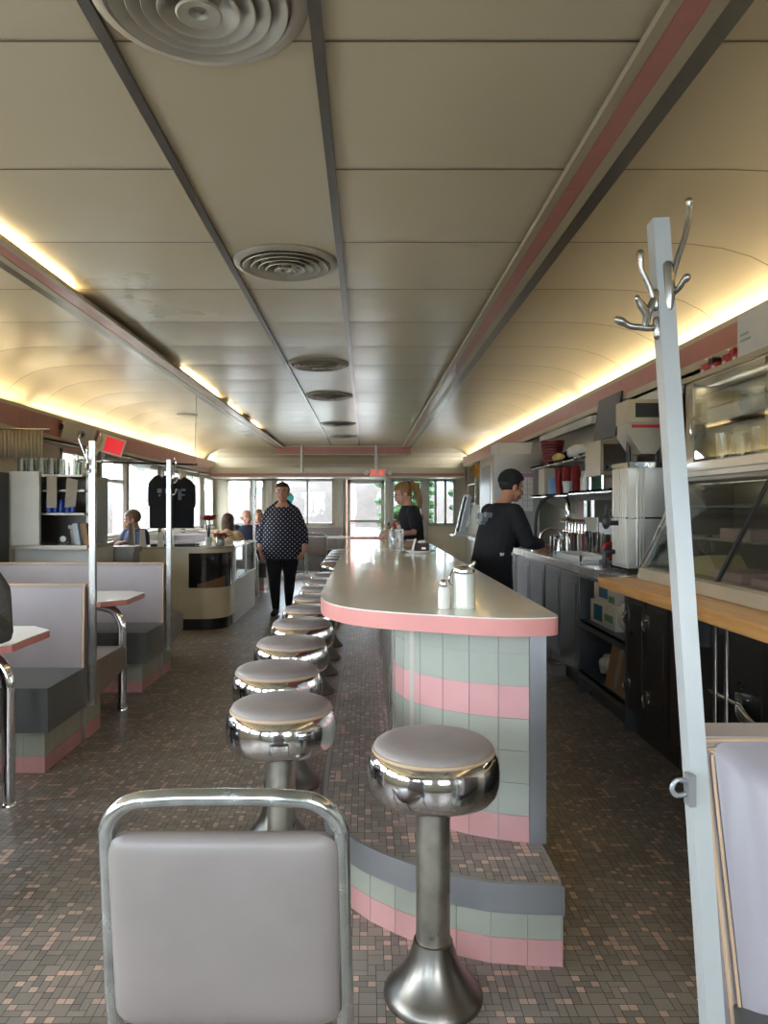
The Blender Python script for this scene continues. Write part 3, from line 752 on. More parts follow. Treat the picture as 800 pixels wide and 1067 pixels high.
# its back-to-back partner, seen only by the taupe end panel
def bench_away(label, yb, xa_, x0, endmat, length=.60, ztop=.9):
    b = thing('booth_bench', label, 'booth bench', ((x0 + xa_) / 2, yb, 0), 'booth benches')
    mb = MB(); mb.box(x0, xa_ - .045, yb + .02, yb + .19, 0, .222); mb.build('base', M['grout'], b)
    mb = MB(); tile_face(mb, [(xa_ - .045, yb + .02), (xa_ - .045, yb + .25)], [(0, .085, 1), (.085, .22, 2)], .108, -1); mb.build('tile_face', [M['grout'], M['pinktile'], M['greentile']], b)
    mb = MB(); mb.ext([(x0, yb + .05, .225), (x0, yb + length, .30), (x0, yb + length, .42), (x0, yb + length - .06, .45), (x0, yb + .05, .45)], (xa_ - x0, 0, 0), .03, 4); mb.build('seat_cushion', endmat, b)
    mb = MB(); mb.ext([(x0, yb, .23), (x0, yb + .075, .23), (x0, yb + .06, ztop - .05), (x0, yb + .03, ztop - .005), (x0, yb, ztop - .005)], (xa_ - .015 - x0, 0, 0), .012, 3); mb.build('backrest', M['vinyl'], b)
    mb = MB(); mb.tube([(xa_ + .002, yb + .035, .24), (xa_ + .004, yb + .05, .44), (xa_ - .006, yb + .03, .6)], .007, 8); mb.build('piping', M['piping'], b)
    return b
bench_away('booth bench with taupe seat end, back to back with the near table bench', 4.262, -1.60, -3.3, M['taupevinyl'])
bench('booth bench with charcoal seat at the second table, facing the front chair', -3.3, -1.60, 5.80, -1)
bench_away('booth bench back to back behind the second table bench, facing the cream display counter', 5.892, -1.60, -2.95, M['taupevinyl'], .5)
bench('booth bench at the edge of the frame under the diner in grey knit', -3.3, -1.62, 2.27, 1)
bench_away('booth bench under the brown-haired diner seen from behind', 10.35, -1.62, -3.3, M['charvinyl'], .5)
bench('booth bench under the bald diner in navy', -3.3, -1.62, 12.35, -1)
bench('booth bench under the diner in pink near the far windows', -3.3, -1.62, 14.35, -1)
# far end booth
eb = thing('booth_bench', 'taupe booth bench along the far wall under the big window', 'booth bench', (-1.2, 15.9, 0), 'booth benches')
mb = MB(); mb.box(-2.1, -.5, 15.75, 16.2, 0, .3, .004); mb.build('base', M['dsteel'], eb)
mb = MB(); mb.box(-2.1, -.5, 15.7, 16.1, .3, .46, .03, 3); mb.build('seat_cushion', M['charvinyl'], eb)
mb = MB(); mb.box(-2.1, -.5, 16.08, 16.25, .4, .93, .03, 3); mb.build('backrest', M['taupevinyl'], eb)

# near booth on the serving side: padded back seen from its front
rb = thing('booth_bench', 'large lilac padded booth back with tan piping beside the leaning coat pole', 'booth bench', (1.25, 1.2, 0), 'booth benches')
def rp(x, h, off=0.0):                                     # reclined plane: y as a function of height
    return (x, 1.30 + (h - .44) * .25 + off, h)
mb = MB(); mb.ext([rp(.664, .40, .035), rp(.662, .905, .035), rp(.662, .915, .09), rp(.662, .40, .16)], (1.2, 0, 0), .012, 3); mb.build('back_shell', M['vinyl'], rb)
mb = MB(); A = Vector(rp(.684, .40)); B = Vector(rp(.684, .900)); up = (B - A); hh = up.length
Mx = frame(A + up * .5 + Vector((.6, .035, 0)), (-1, 0, 0), up); Mx = frame((A + up * .5 + Vector((.6, .04, 0))), (1, 0, 0), up)
mb.pad(1.196, hh - .012, .02, .024, .045, Mx, 6); mb.build('back_pad', M['lilac'], rb)
mb = MB(); o_ = .033
mb.tube(smooth_path([rp(.669, .41, o_), rp(.669, .6, o_), rp(.669, .86, o_), rp(.674, .888, o_), rp(.70, .898, o_), rp(1.2, .899, o_), rp(1.86, .899, o_)], 5), .0045, 8)
mb.tube(smooth_path([rp(.682, .41, o_ - .004), rp(.682, .6, o_ - .004), rp(.682, .84, o_ - .004), rp(.688, .874, o_ - .004), rp(.72, .885, o_ - .004), rp(1.2, .886, o_ - .004), rp(1.86, .886, o_ - .004)], 5), .0035, 8)
mb.build('piping', M['piping'], rb)
mb = MB(); mb.box(.67, 1.87, .86, 1.36, .24, .45, .04, 4); mb.build('seat_cushion', M['charvinyl'], rb)
mb = MB(); mb.box(.70, 1.87, .93, 1.40, 0, .235, .004); mb.build('base', M['greentile'], rb)

# =================================================================== TABLES
def table(label, xe, y, x0=-3.3, dep=.62, z=.755):
    t = thing('booth_table', label, 'table', ((xe + x0) / 2, y, 0), 'booth tables')
    c = .13
    o = [(x0, y - dep / 2), (xe - c, y - dep / 2), (xe, y - dep / 2 + c * .9), (xe, y + dep / 2 - c * .9), (xe - c, y + dep / 2), (x0, y + dep / 2)]
    mb = MB(); mb.prism(o, z - .004, z, .001, 1); mb.build('table_top', M['counter'], t)
    mb = MB(); mb.prism(o, z - .036, z - .004, .004, 2); mb.build('edge_band', M['pinkedge'], t)
    xl = xe - .06
    mb = MB(); mb.tube(smooth_path([(xl - .42, y - .1, z - .055), (xl - .2, y - .1, z - .055), (xl - .06, y - .1, z - .085), (xl - .005, y - .1, z - .18), (xl, y - .1, z - .32), (xl, y - .1, .012)], 6), .028, 14); mb.build('leg', M['chrome'], t)
    mb = MB(); mb.lathe([(0, 0), (.036, 0), (.036, .012), (.03, .02), (0, .02)], (xl, y - .1, 0), 20); mb.build('foot', M['chrome'], t)
    mb = MB(); mb.box(xl - .46, xl - .2, y - .18, y - .02, z - .07, z - .037, .006); mb.build('bracket', M['dsteel'], t)
    return t
table('near booth table with pink edge beside the diner in grey knit', -1.565, 3.42)
table('second booth table with pink edge and curved chrome leg between the grey benches', -1.575, 5.0)
table('booth table between the brown-haired diner and the bald diner', -1.62, 11.35)
table('booth table in front of the diner in pink', -1.62, 13.4)
for x, lab in ((-.62, 'pale table to the exit door side of the chrome chair at the far end'), (-1.55, 'pale table at the far end behind the woman in polka dots')):
    t = thing('dining_table', lab, 'table', (x, 15.2, 0), 'far end tables')
    mb = MB(); mb.box(x - .2, x + .36, 15.05, 15.6, .72, .755, .01); mb.build('table_top', M['counter'], t)
    mb = MB(); mb.cyl((x, 15.3, .02), (x, 15.3, .72), .035); mb.lathe([(0, 0), (.25, 0), (.24, .02), (.05, .05), (0, .05)], (x, 15.3, 0), 24); mb.build('pedestal', M['dsteel'], t)

# =================================================================== CHROME CHAIRS
def make_chair(cx, y0, label):
    ch = thing('dinette_chair', label, 'chair', (cx, y0 + .2, 0), 'chrome dinette chairs')
    hw = .2095; r = .0152
    def by(z): return y0 + .13 - max(z - .45, 0) * .17 - .035           # the back leans toward the viewer going up
    def bp(x, z): return (cx + x, by(z), z)
    R = .075; zt = .845
    pts = [(cx - hw - .012, y0 + .02, .012), (cx - hw - .004, y0 + .11, .3), bp(-hw - .006, .46), bp(-hw - .002, .6), bp(-hw + .002, zt - R)]
    for k in range(1, 7):
        a = PI - PI / 2 * k / 6; pts.append(bp(-hw + R + R * math.cos(a), zt - R + R * math.sin(a)))
    pts += [bp(-.07, zt + .004), bp(.07, zt + .004)]
    for k in range(0, 7):
        a = PI / 2 - PI / 2 * k / 6; pts.append(bp(hw - R + R * math.cos(a), zt - R + R * math.sin(a)))
    pts += [bp(hw + .002, .6), bp(hw + .006, .46), (cx + hw + .004, y0 + .11, .3), (cx + hw + .012, y0 + .02, .012)]
    mb = MB(); mb.tube(smooth_path(pts, 3), r, 14); mb.build('back_frame', M['paintsteel'] if False else M['chromeworn'], ch)
    A = Vector(bp(0, .412)); B = Vector(bp(0, .785)); up = B - A
    mb = MB(); mb.pad(.412, up.length, .034, .035, .016, frame(A + up * .5 + Vector((0, .014, 0)), (1, 0, 0), up), 6, .012); mb.build('back_pad', M['seatvinyl2'], ch)
    mb = MB(); mb.pad(.41, .40, .055, .05, .012, frame((cx, y0 + .33, .43), (1, 0, 0), (0, 1, 0)), 6); mb.build('seat', M['seatvinyl2'], ch)
    for sx in (-1, 1):
        mb = MB(); mb.tube(smooth_path([(cx + sx * .2, y0 + .14, .42), (cx + sx * .2, y0 + .45, .42), (cx + sx * .2, y0 + .51, .36), (cx + sx * .212, y0 + .54, .012)], 4), r, 12); mb.build('leg', M['chromeworn'], ch)
    mb = MB(); mb.tube([(cx - .2, y0 + .44, .415), (cx + .2, y0 + .44, .415)], .01, 8); mb.tube([(cx - .205, y0 + .135, .415), (cx + .205, y0 + .135, .415)], .01, 8); mb.build('cross_bar', M['chromeworn'], ch)
    return ch
M['chromeworn'] = mat('worn_chrome_tube', '#c3c8c8', .2, .9, vary=.1, scale=26, rvary=.1)
M['seatvinyl2'] = mat('grey_chair_vinyl', '#8d8482', .38, vary=.04, scale=7, bump=.03, bscale=200)
c0 = make_chair(-.253, 1.26, 'grey padded chrome-tube chair in the front, back toward the viewer')
dup(c0, (-1.0, 14.68, 0), 'small distant chrome chair at the far end beyond the woman in polka dots')

# =================================================================== COAT POLES
def hook(mb, o, d, u, s=1.0):
    "two-armed coat hook at o, reaching along d, up u"
    o, d, u = Vector(o), Vector(d).normalized(), Vector(u)
    w = d.cross(u)
    mb.tube(smooth_path([o - u * .035 * s, o + d * .012 * s - u * .01 * s, o + d * .035 * s + u * .05 * s, o + d * .06 * s + u * .12 * s, o + d * .05 * s + u * .155 * s], 4), [.006 * s] * 16 + [.008 * s], 8)
    mb.tube(smooth_path([o - u * .02 * s, o + d * .035 * s - u * .04 * s, o + d * .065 * s - u * .03 * s, o + d * .075 * s + u * .005 * s], 4), [.006 * s] * 12 + [.008 * s], 8)
    mb.tube([o - u * .05 * s, o + u * .045 * s], .011 * s, 8)
def cast_hooks(root):
    "the two cast hooks at the top of the leaning pole: a tall one and a broad one, each with its plate"
    g = lambda px, py, d=1.415: at(px, py, d)
    mb = MB()
    mb.tube(smooth_path([g(697, 322), g(697.5, 305), g(701, 287), g(707, 266), g(713, 248), g(716.5, 232), g(717.5, 220), g(717.5, 210)], 4), [.0058] * 16 + [.0055] * 8 + [.0062] * 3 + [.0075, .008], 10)
    mb.tube(smooth_path([g(698, 308), g(703, 304), g(708, 299, 1.405), g(711, 294, 1.40), g(715.5, 289, 1.395)], 4), [.0058] * 13 + [.0065, .0072, .0076, .0076], 10)
    mb.tube([g(696.5, 322), g(697, 300), g(695.5, 277)], [.010, .012, .010], 10)
    mb.build('hook', M['castgrey'], root)
    mb = MB()
    mb.tube(smooth_path([g(681, 312), g(677, 300), g(671.5, 288), g(668, 278), g(667, 264)], 4), [.0055] * 13 + [.006, .007, .0075, .0075], 10)
    mb.tube(smooth_path([g(683, 341), g(676, 342), g(666, 341), g(657, 340), g(649, 336), g(643, 333)], 4), [.0065] * 15 + [.007, .008, .0085, .0085, .008, .007], 10)
    mb.tube(smooth_path([g(664, 311, 1.40), g(668, 318, 1.405), g(674, 328, 1.41), g(672, 341)], 4), [.007, .007, .008, .009, .010, .010, .010, .010, .010, .010, .009, .008, .008], 10, flat=.6)
    mb.tube([g(674, 328), g(682, 312)], [.009, .008], 10)
    mb.tube([g(682.5, 305), g(683, 320)], .008, 10); mb.tube([g(684, 334), g(685, 350)], .008, 10)
    mb.build('hook', M['castgrey'], root)
M['castgrey'] = mat('cast_hook_metal', '#9d9c98', .25, .9, vary=.06, scale=40)
def pole(label, p0, p1, w, m, hooks, latch=None):
    p0, p1 = Vector(p0), Vector(p1)
    r = thing('coat_pole', label, 'coat pole', p0, 'coat poles at the booth ends')
    mb = MB(); u = (p1 - p0).normalized(); Mx = frame_y(p0, (1, 0, 0), u)
    h = (p1 - p0).length
    # local y is up
    mb.box(-w / 2, w / 2, 0, h, -w / 2, w / 2, w * .12, 2, Mx); mb.build('post', m, r)
    for o, d, s in hooks:
        mb = MB(); hook(mb, o, d, u, s); mb.build('hook', M['chrome'], r)
    if latch:
        mb = MB(); L0 = Vector(latch); mb.box(L0.x - .008, L0.x + .004, L0.y - .02, L0.y + .004, L0.z - .028, L0.z + .028, .003)
        mb.tube(smooth_path([L0 + Vector((-.004, -.004, .012)), L0 + Vector((-.025, -.006, .016)), L0 + Vector((-.034, -.006, 0)), L0 + Vector((-.025, -.006, -.012)), L0 + Vector((-.004, -.004, -.008))], 3), .0045, 8); mb.build('latch_plate', M['poststeel'], r)
    return r
M['pale'] = mat('pale_painted_metal', '#b9bfc2', .32, .15, vary=.015, scale=3)
pt, pb = (.577, 1.44, 1.925), (.630, 1.265, .03)
def pp(z, dx=0, dy=0):
    t = (z - .03) / (1.925 - .03); return Vector((pb[0] + (pt[0] - pb[0]) * t + dx, pb[1] + (pt[1] - pb[1]) * t + dy, z))
cast_hooks(pole('tall pale square coat pole leaning beside the lilac booth back', pb, pt, .0325, M['pale'], [], pp(.85, -.018, -.012)))
pole('slim steel coat pole at the end of the bench by the near table', (-1.576, 4.215, .22), (-1.576, 4.215, 1.745), .034, M['steel'], [((-1.568, 4.215, 1.66), (1, -.1, 0), .8), ((-1.606, 4.215, 1.66), (-1, -.1, 0), .8), ((-1.588, 4.196, 1.60), (0, -1, 0), .7)])
pole('slim steel coat pole at the end of the second table bench, before the cream counter', (-1.576, 5.845, .22), (-1.576, 5.845, 1.745), .034, M['steel'], [((-1.58, 5.845, 1.6), (1, -.1, 0), 1.0), ((-1.58, 5.845, 1.5), (1, -.3, 0), .9)])
pole('slim steel coat pole beyond the glass display case near the seated diners', (-1.59, 10.4, .22), (-1.59, 10.4, 1.75), .034, M['steel'], [((-1.58, 10.4, 1.6), (1, -.1, 0), .9)])
# =================================================================== LEFT SIDE: STATION, DISPLAY COUNTER
# wait station against the windows, beyond the second bench: counter, hutch, things on it
ws = thing('service_counter', 'pale painted low service counter under the white hutch, behind the grey benches', 'counter', (-2.75, 6.75, 0))
mb = MB(); mb.box(-3.10, -2.42, 6.44, 7.0, .0, 1.0, .01); mb.build('body', M['white'], ws)
mb = MB(); mb.box(-3.12, -2.40, 6.28, 6.97, 1.0, 1.035, .008); mb.build('top', M['frame'], ws)
hu = thing('hutch', 'tall white hutch with open shelves on the service counter', 'shelf unit', (-2.7, 6.6, 1.037))
zt = 1.675
mb = MB(); mb.box(-3.09, -2.83, 6.32, 6.36, 1.037, zt, .02, 3); mb.build('side_panel', M['white'], hu)
mb = MB(); mb.box(-3.09, -2.44, 6.86, 6.9, 1.037, zt - .03, .003); mb.build('back_panel', M['dsteel'], hu)
mb = MB(); mb.box(-2.47, -2.44, 6.45, 6.86, 1.037, zt - .03, .003); mb.build('end_panel', M['dsteel'], hu)
for z in (zt - .045, 1.50, 1.295):
    mb = MB(); mb.box(-3.06, -2.47, 6.40 if z < 1.6 else 6.36, 6.86, z, z + .018, .003); mb.build('shelf', M['frame'], hu)
# glasses upside down on the hutch
def tumbler(x, y, z, label, flip=True, r=.038, h=.15, m='tumbler', group='glasses on top of the hutch'):
    mb = MB(); pr = [(0, 0), (r * .78, 0), (r, h), (r * .93, h), (r * .72, .012), (0, .012)]
    if flip: pr = [(a, h - b) for a, b in pr]
    mb.lathe(pr, (x, y, z), 14); return tag(mb.build('drinking_glass', M[m]), label, 'glass', group)
for i in range(5):
    for j in range(2):
        x = -3.03 + i * .088; y = 6.42 + .1 * j
        tumbler(x, y, zt - .025, 'upside down tumbler in the row on top of the white hutch, under the beige curtain')
for i in range(3): tumbler(-2.57 + .06 * (i % 2) - .02, 6.44 + .09 * i, zt - .025, 'upside down tumbler at the open end on top of the white hutch')
M['canblue'] = mat('blue_can', '#3a52a0', .3, .5, vary=.2, scale=25)
for i in range(5):
    mb = MB(); mb.lathe([(0, 0), (.026, 0), (.028, .006), (.028, .112), (.024, .122), (0, .122)], (-2.79 + i * .052, 6.43 + .01 * (i % 2), 1.314), 16); c = mb.build('drink_can', M['canblue'])
    tag(c, 'small blue can in the row on the middle hutch shelf', 'can', 'blue cans on the hutch shelf')
mb = MB(); mb.box(-2.775, -2.69, 6.345, 6.358, 1.36, 1.64, .004); tag(mb.build('paper_towel', M['kraft']), 'strip of brown paper towel hanging down over the hutch shelves', 'paper towel')
fl = MB(); fl.ext([(-2.63, 6.372, 1.36), (-2.54, 6.385, 1.37), (-2.52, 6.385, 1.60), (-2.61, 6.372, 1.63)], (0, .006, 0)); tag(fl.build('flyer', M['kraft']), 'printed kraft flyer taped to the open end of the hutch', 'flyer')
cl = thing('kitchen_timer', 'small round white-faced timer on the service counter', 'timer', (-2.66, 6.42, 1.037))
mb = MB(); mb.cyl((-2.66, 6.44, 1.085), (-2.66, 6.41, 1.085), .036); mb.box(-2.70, -2.62, 6.415, 6.445, 1.037, 1.05, .004); mb.build('case', M['black'], cl)
mb = MB(); mb.cyl((-2.66, 6.412, 1.085), (-2.66, 6.407, 1.085), .026); mb.build('face', M['white'], cl)
mb = MB(); mb.lathe([(0, 0), (.06, 0), (.07, .12), (.065, .13), (.085, .135), (.085, .165), (0, .17)], (-2.60, 6.6, 1.037), 20); tag(mb.build('coffee_filter_basket', M['white']), 'white lidded tub behind the timer on the service counter', 'tub')
for i, (x, m_, lab) in enumerate(((-2.53, 'bluegrey', 'pale blue folder leaning upright at the end of the service counter'), (-2.455, 'card', 'brown cardboard folder leaning at the end of the service counter'))):
    M.setdefault('bluegrey', mat('pale_blue_card', '#b9c6d2', .6, vary=.03))
    mb = MB(); mb.ext([(x, 6.36, 1.038), (x + .05, 6.34, 1.038), (x + .022, 6.34, 1.225), (x - .03, 6.36, 1.22)], (0, .05, 0), .003, 1); tag(mb.build('folder', M[m_]), lab, 'folder')
# dark block added in place of the dark opening beside the hutch
cb = thing('dark_opening_block', 'block added for dark opening at the edge of the frame behind the white hutch', 'cooler', (-3.18, 6.12, 0))
mb = MB(); mb.box(-3.38, -3.065, 5.98, 6.27, 0, 1.66, .02); mb.build('body', M['black'], cb)
mb = MB(); mb.box(-3.36, -3.085, 5.965, 5.98, .2, 1.6, .01); mb.build('door', M['darkcab'], cb)
# beige gathered valance on a rod
va = thing('valance_curtain', 'short gathered beige curtain over the hutch', 'curtain', (-3.1, 6.5, 1.80))
mb = MB(); pts = []
for i in range(61):
    t = i / 60; pts.append((-3.27 + .40 * t, 6.50 + .018 * math.sin(i * 1.25) + .004 * math.sin(i * 3.1)))
for (a, b) in zip(pts, pts[1:]): mb.quad((a[0], a[1], 1.81), (b[0], b[1], 1.81), (b[0], b[1], 2.05), (a[0], a[1], 2.05))
bmesh.ops.remove_doubles(mb.bm, verts=mb.bm.verts, dist=1e-5); o = mb.build('cloth', M['curtain'], va, sharp=80)
sol = o.modifiers.new('s', 'SOLIDIFY'); sol.thickness = .004
mb = MB(); mb.tube([(-3.38, 6.5, 2.06), (-2.82, 6.5, 2.06)], .009); mb.build('rod', M['steel'], va)
# emergency light and red sign on the wall band
el = thing('emergency_light', 'beige box emergency light on the wall band above the benches', 'emergency light', (-3.14, 7.95, 2.05))
Mx = Matrix.Translation((-3.14, 7.95, 2.17)) @ Matrix.Rotation(math.radians(16), 4, 'Y') @ Matrix.Rotation(math.radians(38), 4, 'Z')
mb = MB(); mb.box(-.17, .17, -.05, .05, -.10, .10, .02, 3, Mx); mb.build('housing', M['creamlam'], el)
mb = MB(); mb.cyl(Mx @ Vector((.03, -.05, 0)), Mx @ Vector((.03, -.062, 0)), .045, .04, 20); mb.build('lamp', M['frame'], el)
mb = MB(); mb.cyl(Mx @ Vector((.03, -.062, 0)), Mx @ Vector((.03, -.066, 0)), .022, .02, 16); mb.build('bulb', M['black'], el)
mb = MB(); mb.cyl(Mx @ Vector((-.2, -.02, .02)), Mx @ Vector((-.17, -.02, .02)), .04, .03, 14); mb.build('side_lamp', M['black'], el)
rs = thing('exit_sign', 'red-faced exit sign tilted on the wall band next to the beige emergency light', 'exit sign', (-3.05, 9.0, 2.05))
Mx = Matrix.Translation((-3.13, 8.95, 2.13)) @ Matrix.Rotation(math.radians(18), 4, 'Y') @ Matrix.Rotation(math.radians(12), 4, 'Z')
mb = MB(); mb.box(-.16, .16, -.04, .04, -.11, .11, .01, 2, Mx); mb.build('housing', M['creamlam'], rs)
mb = MB(); mb.box(-.06, .15, -.045, -.04, -.09, .09, .004, 1, Mx); mb.build('red_face', M['redlens'], rs)

# ---- cream display counter (rounded corner) and glass pastry case
dc = thing('display_counter', 'cream rounded counter with a dark display window, beyond the booths', 'counter', (-2.2, 8.4, 0))
def dco(e):
    return [(-2.85, 8.08 - e), (-1.85, 8.08 - e)] + [(x, y) for x, y in arc(-1.85, 8.38, .30 + e, -90, 0, 10)][1:] + [(-1.55 + e, 8.60), (-2.85, 8.60)]
mb = MB(); mb.prism(dco(0), .125, .90, .004, 1); mb.build('body', M['creamlam'], dc)
mb = MB(); mb.prism(dco(-.02), 0, .125); mb.build('kickboard', M['black'], dc)
mb = MB(); mb.prism(dco(.006), .90, .922, .004, 2); mb.build('top', M['frame'], dc)
mb = MB(); f, Lh = walk(dco(.004)[:-1]); pts = [f(t) for t in [.89 + k * (Lh - .14 - .89) / 14 for k in range(15)]]
for a, b in zip(pts, pts[1:]): mb.ext([(a[0], a[1], .47), (b[0], b[1], .47), (b[0], b[1], .855), (a[0], a[1], .855)], (.0, .004, 0))
M['darkglass'] = mat('dark_display_window', '#1f1d1c', .08, vary=.02, spec=.7)
mb.build('display_window', M['darkglass'], dc)
mb = MB()
for k in range(2, 9):
    a, b = pts[k], pts[k + 1]; mb.ext([(a[0], a[1] - .003, .475), (b[0] + .0, b[1] - .003, .475), (b[0], b[1] - .003, .52 + .012 * (k - 2)), (a[0], a[1] - .003, .515 + .012 * (k - 2))], (0, .002, 0))
mb.build('wooden_tray', wood_mat('tray_wood', '#6e5038', '#8a6848'), dc)
gc = thing('pastry_case', 'glass pastry display case with chrome frame after the cream rounded counter', 'display case', (-1.8, 9.4, 0))
mb = MB(); mb.box(-2.2, -1.55, 8.62, 10.2, .0, .50, .006); mb.build('body', M['white'], gc)
mb = MB(); mb.box(-2.2, -1.535, 8.61, 10.22, .885, .905, .004)
for y in (8.62, 9.4, 10.2): mb.box(-1.56, -1.535, y - .012, y + .012, .5, .885, .003)
for y in (8.62, 10.2): mb.box(-2.2, -2.175, y - .012, y + .012, .5, .885, .003)
mb.box(-1.56, -1.535, 8.62, 10.2, .5, .52, .003); mb.build('chrome_frame', M['steel'], gc)
mb = MB(); mb.box(-1.55, -1.546, 8.63, 10.19, .52, .885); mb.build('glass_pane', M['glass'], gc)
mb = MB(); mb.box(-2.15, -1.57, 8.65, 10.18, .69, .697); mb.build('glass_shelf', M['glass'], gc)
mb = MB(); mb.ext([(-1.60, 8.68, .70), (-1.60, 9.1, .70), (-1.64, 9.1, .87), (-1.64, 8.68, .87)], (-.006, 0, 0)); tag(mb.build('printed_card', mat('blue_printed_card', '#7fb6d6', .5, vary=.35, scale=9)), 'blue and white printed card standing inside the glass pastry case', 'card')
for i, (y, m_) in enumerate(((8.95, 'choc'), (9.3, 'yellow'), (9.7, 'tancloth'))):
    pl = thing('pie_plate', ['dark pie on a plate inside the glass pastry case', 'yellow pie on a plate inside the glass pastry case', 'tan pie on a plate inside the glass pastry case'][i], 'pie', (-1.82, y, .521), 'pies in the pastry case')
    mb = MB(); mb.lathe([(0, 0), (.10, 0), (.135, .025), (.13, .028), (.1, .008), (0, .008)], (-1.82, y, .521), 24); mb.build('plate', M['china'], pl)
    mb = MB(); mb.lathe([(0, .01), (.11, .012), (.122, .035), (.08, .05), (0, .055)], (-1.82, y, .521), 20); mb.build('filling', M[m_], pl)
# things on the cream counter
Z = .9225
tr = thing('napkin_tray', 'dark flat tray on the cream rounded counter by the black shirts', 'tray', (-2.15, 8.3, Z))
mb = MB(); mb.box(-2.42, -1.92, 8.2, 8.42, Z, Z + .03, .008); mb.build('tray_base', M['black'], tr)
for i, (x, m_, h, lab) in enumerate(((-2.50, 'paper', .19, 'white folded card standing first in the row on the cream counter'), (-2.30, 'paper', .15, 'white folded card standing in the middle of the row on the cream counter'), (-2.18, 'china', .14, 'leaning white card close to the coat pole on the cream counter'), (-2.62, 'frame', .26, 'tall grey upright panel on the cream counter beside the diner in dark blue'))):
    y0 = 8.15; mb = MB(); mb.ext([(x - .03, y0, Z), (x + .035, y0, Z), (x + .01, y0 + .02, Z + h), (x - .03, y0 + .02, Z + h)], (0, .05, 0), .003, 1); tag(mb.build('standing_card', M[m_]), lab, 'card', 'cards on the cream counter')
jr = thing('glass_jar', 'clear glass jar of white mints at the rounded counter corner', 'jar', (-1.66, 8.3, Z))
mb = MB(); mb.lathe([(0, 0), (.05, 0), (.055, .01), (.055, .10), (.04, .12), (.036, .12), (.05, .1), (.05, .012), (0, .01)], (-1.66, 8.3, Z), 20); mb.build('glass', M['tumbler'], jr)
mb = MB(); mb.lathe([(0, .012), (.045, .014), (.045, .07), (0, .075)], (-1.66, 8.3, Z), 16); mb.build('mints', M['sugar'], jr)
def flower(label, x, y, z0, spread, n, seed, stem_h):
    r = thing('flower_pot', label, 'flowers', (x, y, z0), 'red flowers on the cream counter'); rnd = random.Random(seed)
    mb = MB(); mb.lathe([(0, 0), (.035, 0), (.045, .06), (.036, .10), (.03, .10), (.038, .06), (.03, .01), (0, .01)], (x, y, z0), 18); mb.build('pot', M['china'] if seed == 1 else M['gold'], r)
    mb = MB()
    for k in range(7):
        a = rnd.random() * 6.28; mb.tube([(x, y, z0 + .05), (x + .02 * math.cos(a), y + .02 * math.sin(a), z0 + stem_h * .6), (x + spread * .6 * math.cos(a), y + spread * .6 * math.sin(a), z0 + stem_h)], .004, 6)
    mb.build('stems', M['leafdark'], r)
    mb = MB()
    for k in range(n):
        a = rnd.random() * 6.28; rr = spread * rnd.random(); c = Vector((x + rr * math.cos(a), y + rr * math.sin(a), z0 + stem_h + .05 * (rnd.random() - .3)))
        for q in range(6):
            b = q * PI / 3 + a; d_ = Vector((math.cos(b), math.sin(b), .25)); s_ = Vector((-math.sin(b), math.cos(b), 0)) * .024
            p1 = c + d_ * .045; p2 = c + d_ * .10
            mb.ext([c, p1 + s_, p2, p1 - s_], (0, 0, .002))
    mb.build('petals', M['petal'], r)
    return r
flower('tall red poinsettia in a slim pot at the rounded counter corner', -1.80, 8.36, Z, .07, 9, 1, .30)
flower('low spreading red poinsettia on the pastry case end', -1.76, 8.85, .906, .11, 12, 2, .09)
# black shirts hung from a rail above the counter
rl = thing('hanging_rail', 'dark rail holding the two black shirts above the cream counter', 'rail', (-2.4, 8.6, 1.86))
mb = MB(); mb.tube([(-3.39, 8.55, 1.90), (-2.0, 8.62, 1.87)], .012, 8); mb.build('rod', M['black'], rl)
mb = MB()
mb.tube([(-2.02, 8.62, 1.88), (-2.0, 8.62, 2.675)], .0035, 6)
mb.build('hanger_wire', M['steel'], rl)
def tshirt(label, cx, y, zt_, w, h, mark):
    t = thing('hanging_shirt', label, 'shirt', (cx, y, zt_ - h), 'black shirts on hangers')
    mb = MB(); hw = w / 2
    P = [(-hw * .30, 0), (-hw * .62, -.03), (-hw * 1.0, -.10), (-hw * 1.02, -.30), (-hw * .98, -.36), (-hw * .90, -.24), (-hw * .9, -h), (hw * .9, -h), (hw * .9, -.24), (hw * .98, -.36), (hw * 1.02, -.30), (hw * 1.0, -.10), (hw * .62, -.03), (hw * .30, 0), (0, -.035)]
    mb.ext([(cx + a, y, zt_ + b) for a, b in P], (0, .07, 0), .02, 3); mb.build('cloth', M['blackcloth'], t)
    mb = MB(); mb.tube(smooth_path([(cx, y + .035, zt_ - .02), (cx, y + .035, zt_ + .05), (cx + .02, y + .035, zt_ + .075), (cx, y + .035, zt_ + .095), (cx - .02, y + .035, zt_ + .08)], 4), .003, 6); mb.build('hanger_hook', M['steel'], t)
    mb = MB(); mark(mb, cx, y - .003, zt_); mb.build('print', M['markgrey'], t)
M['markgrey'] = mat('grey_shirt_print', '#8d9298', .8, vary=.05)
def mk1(mb, cx, y, z):
    for dx in (-.02, .07):
        mb.box(cx + dx - .025, cx + dx + .025, y, y + .004, z - .21, z - .16); mb.box(cx + dx - .01, cx + dx + .012, y, y + .004, z - .25, z - .225)
def mk2(mb, cx, y, z):
    mb.box(cx - .07, cx + .07, y, y + .004, z - .165, z - .14); mb.box(cx - .02, cx + .02, y, y + .004, z - .27, z - .14); mb.box(cx + .02, cx + .06, y, y + .004, z - .22, z - .2); mb.box(cx - .07, cx - .05, y, y + .004, z - .19, z - .14)
tshirt('black printed shirt on a hanger, the one over the white blinds', -2.36, 8.42, 1.74, .30, .62, mk1)
tshirt('black printed shirt on a hanger, the one touching the coat pole', -2.18, 8.55, 1.72, .34, .60, mk2)
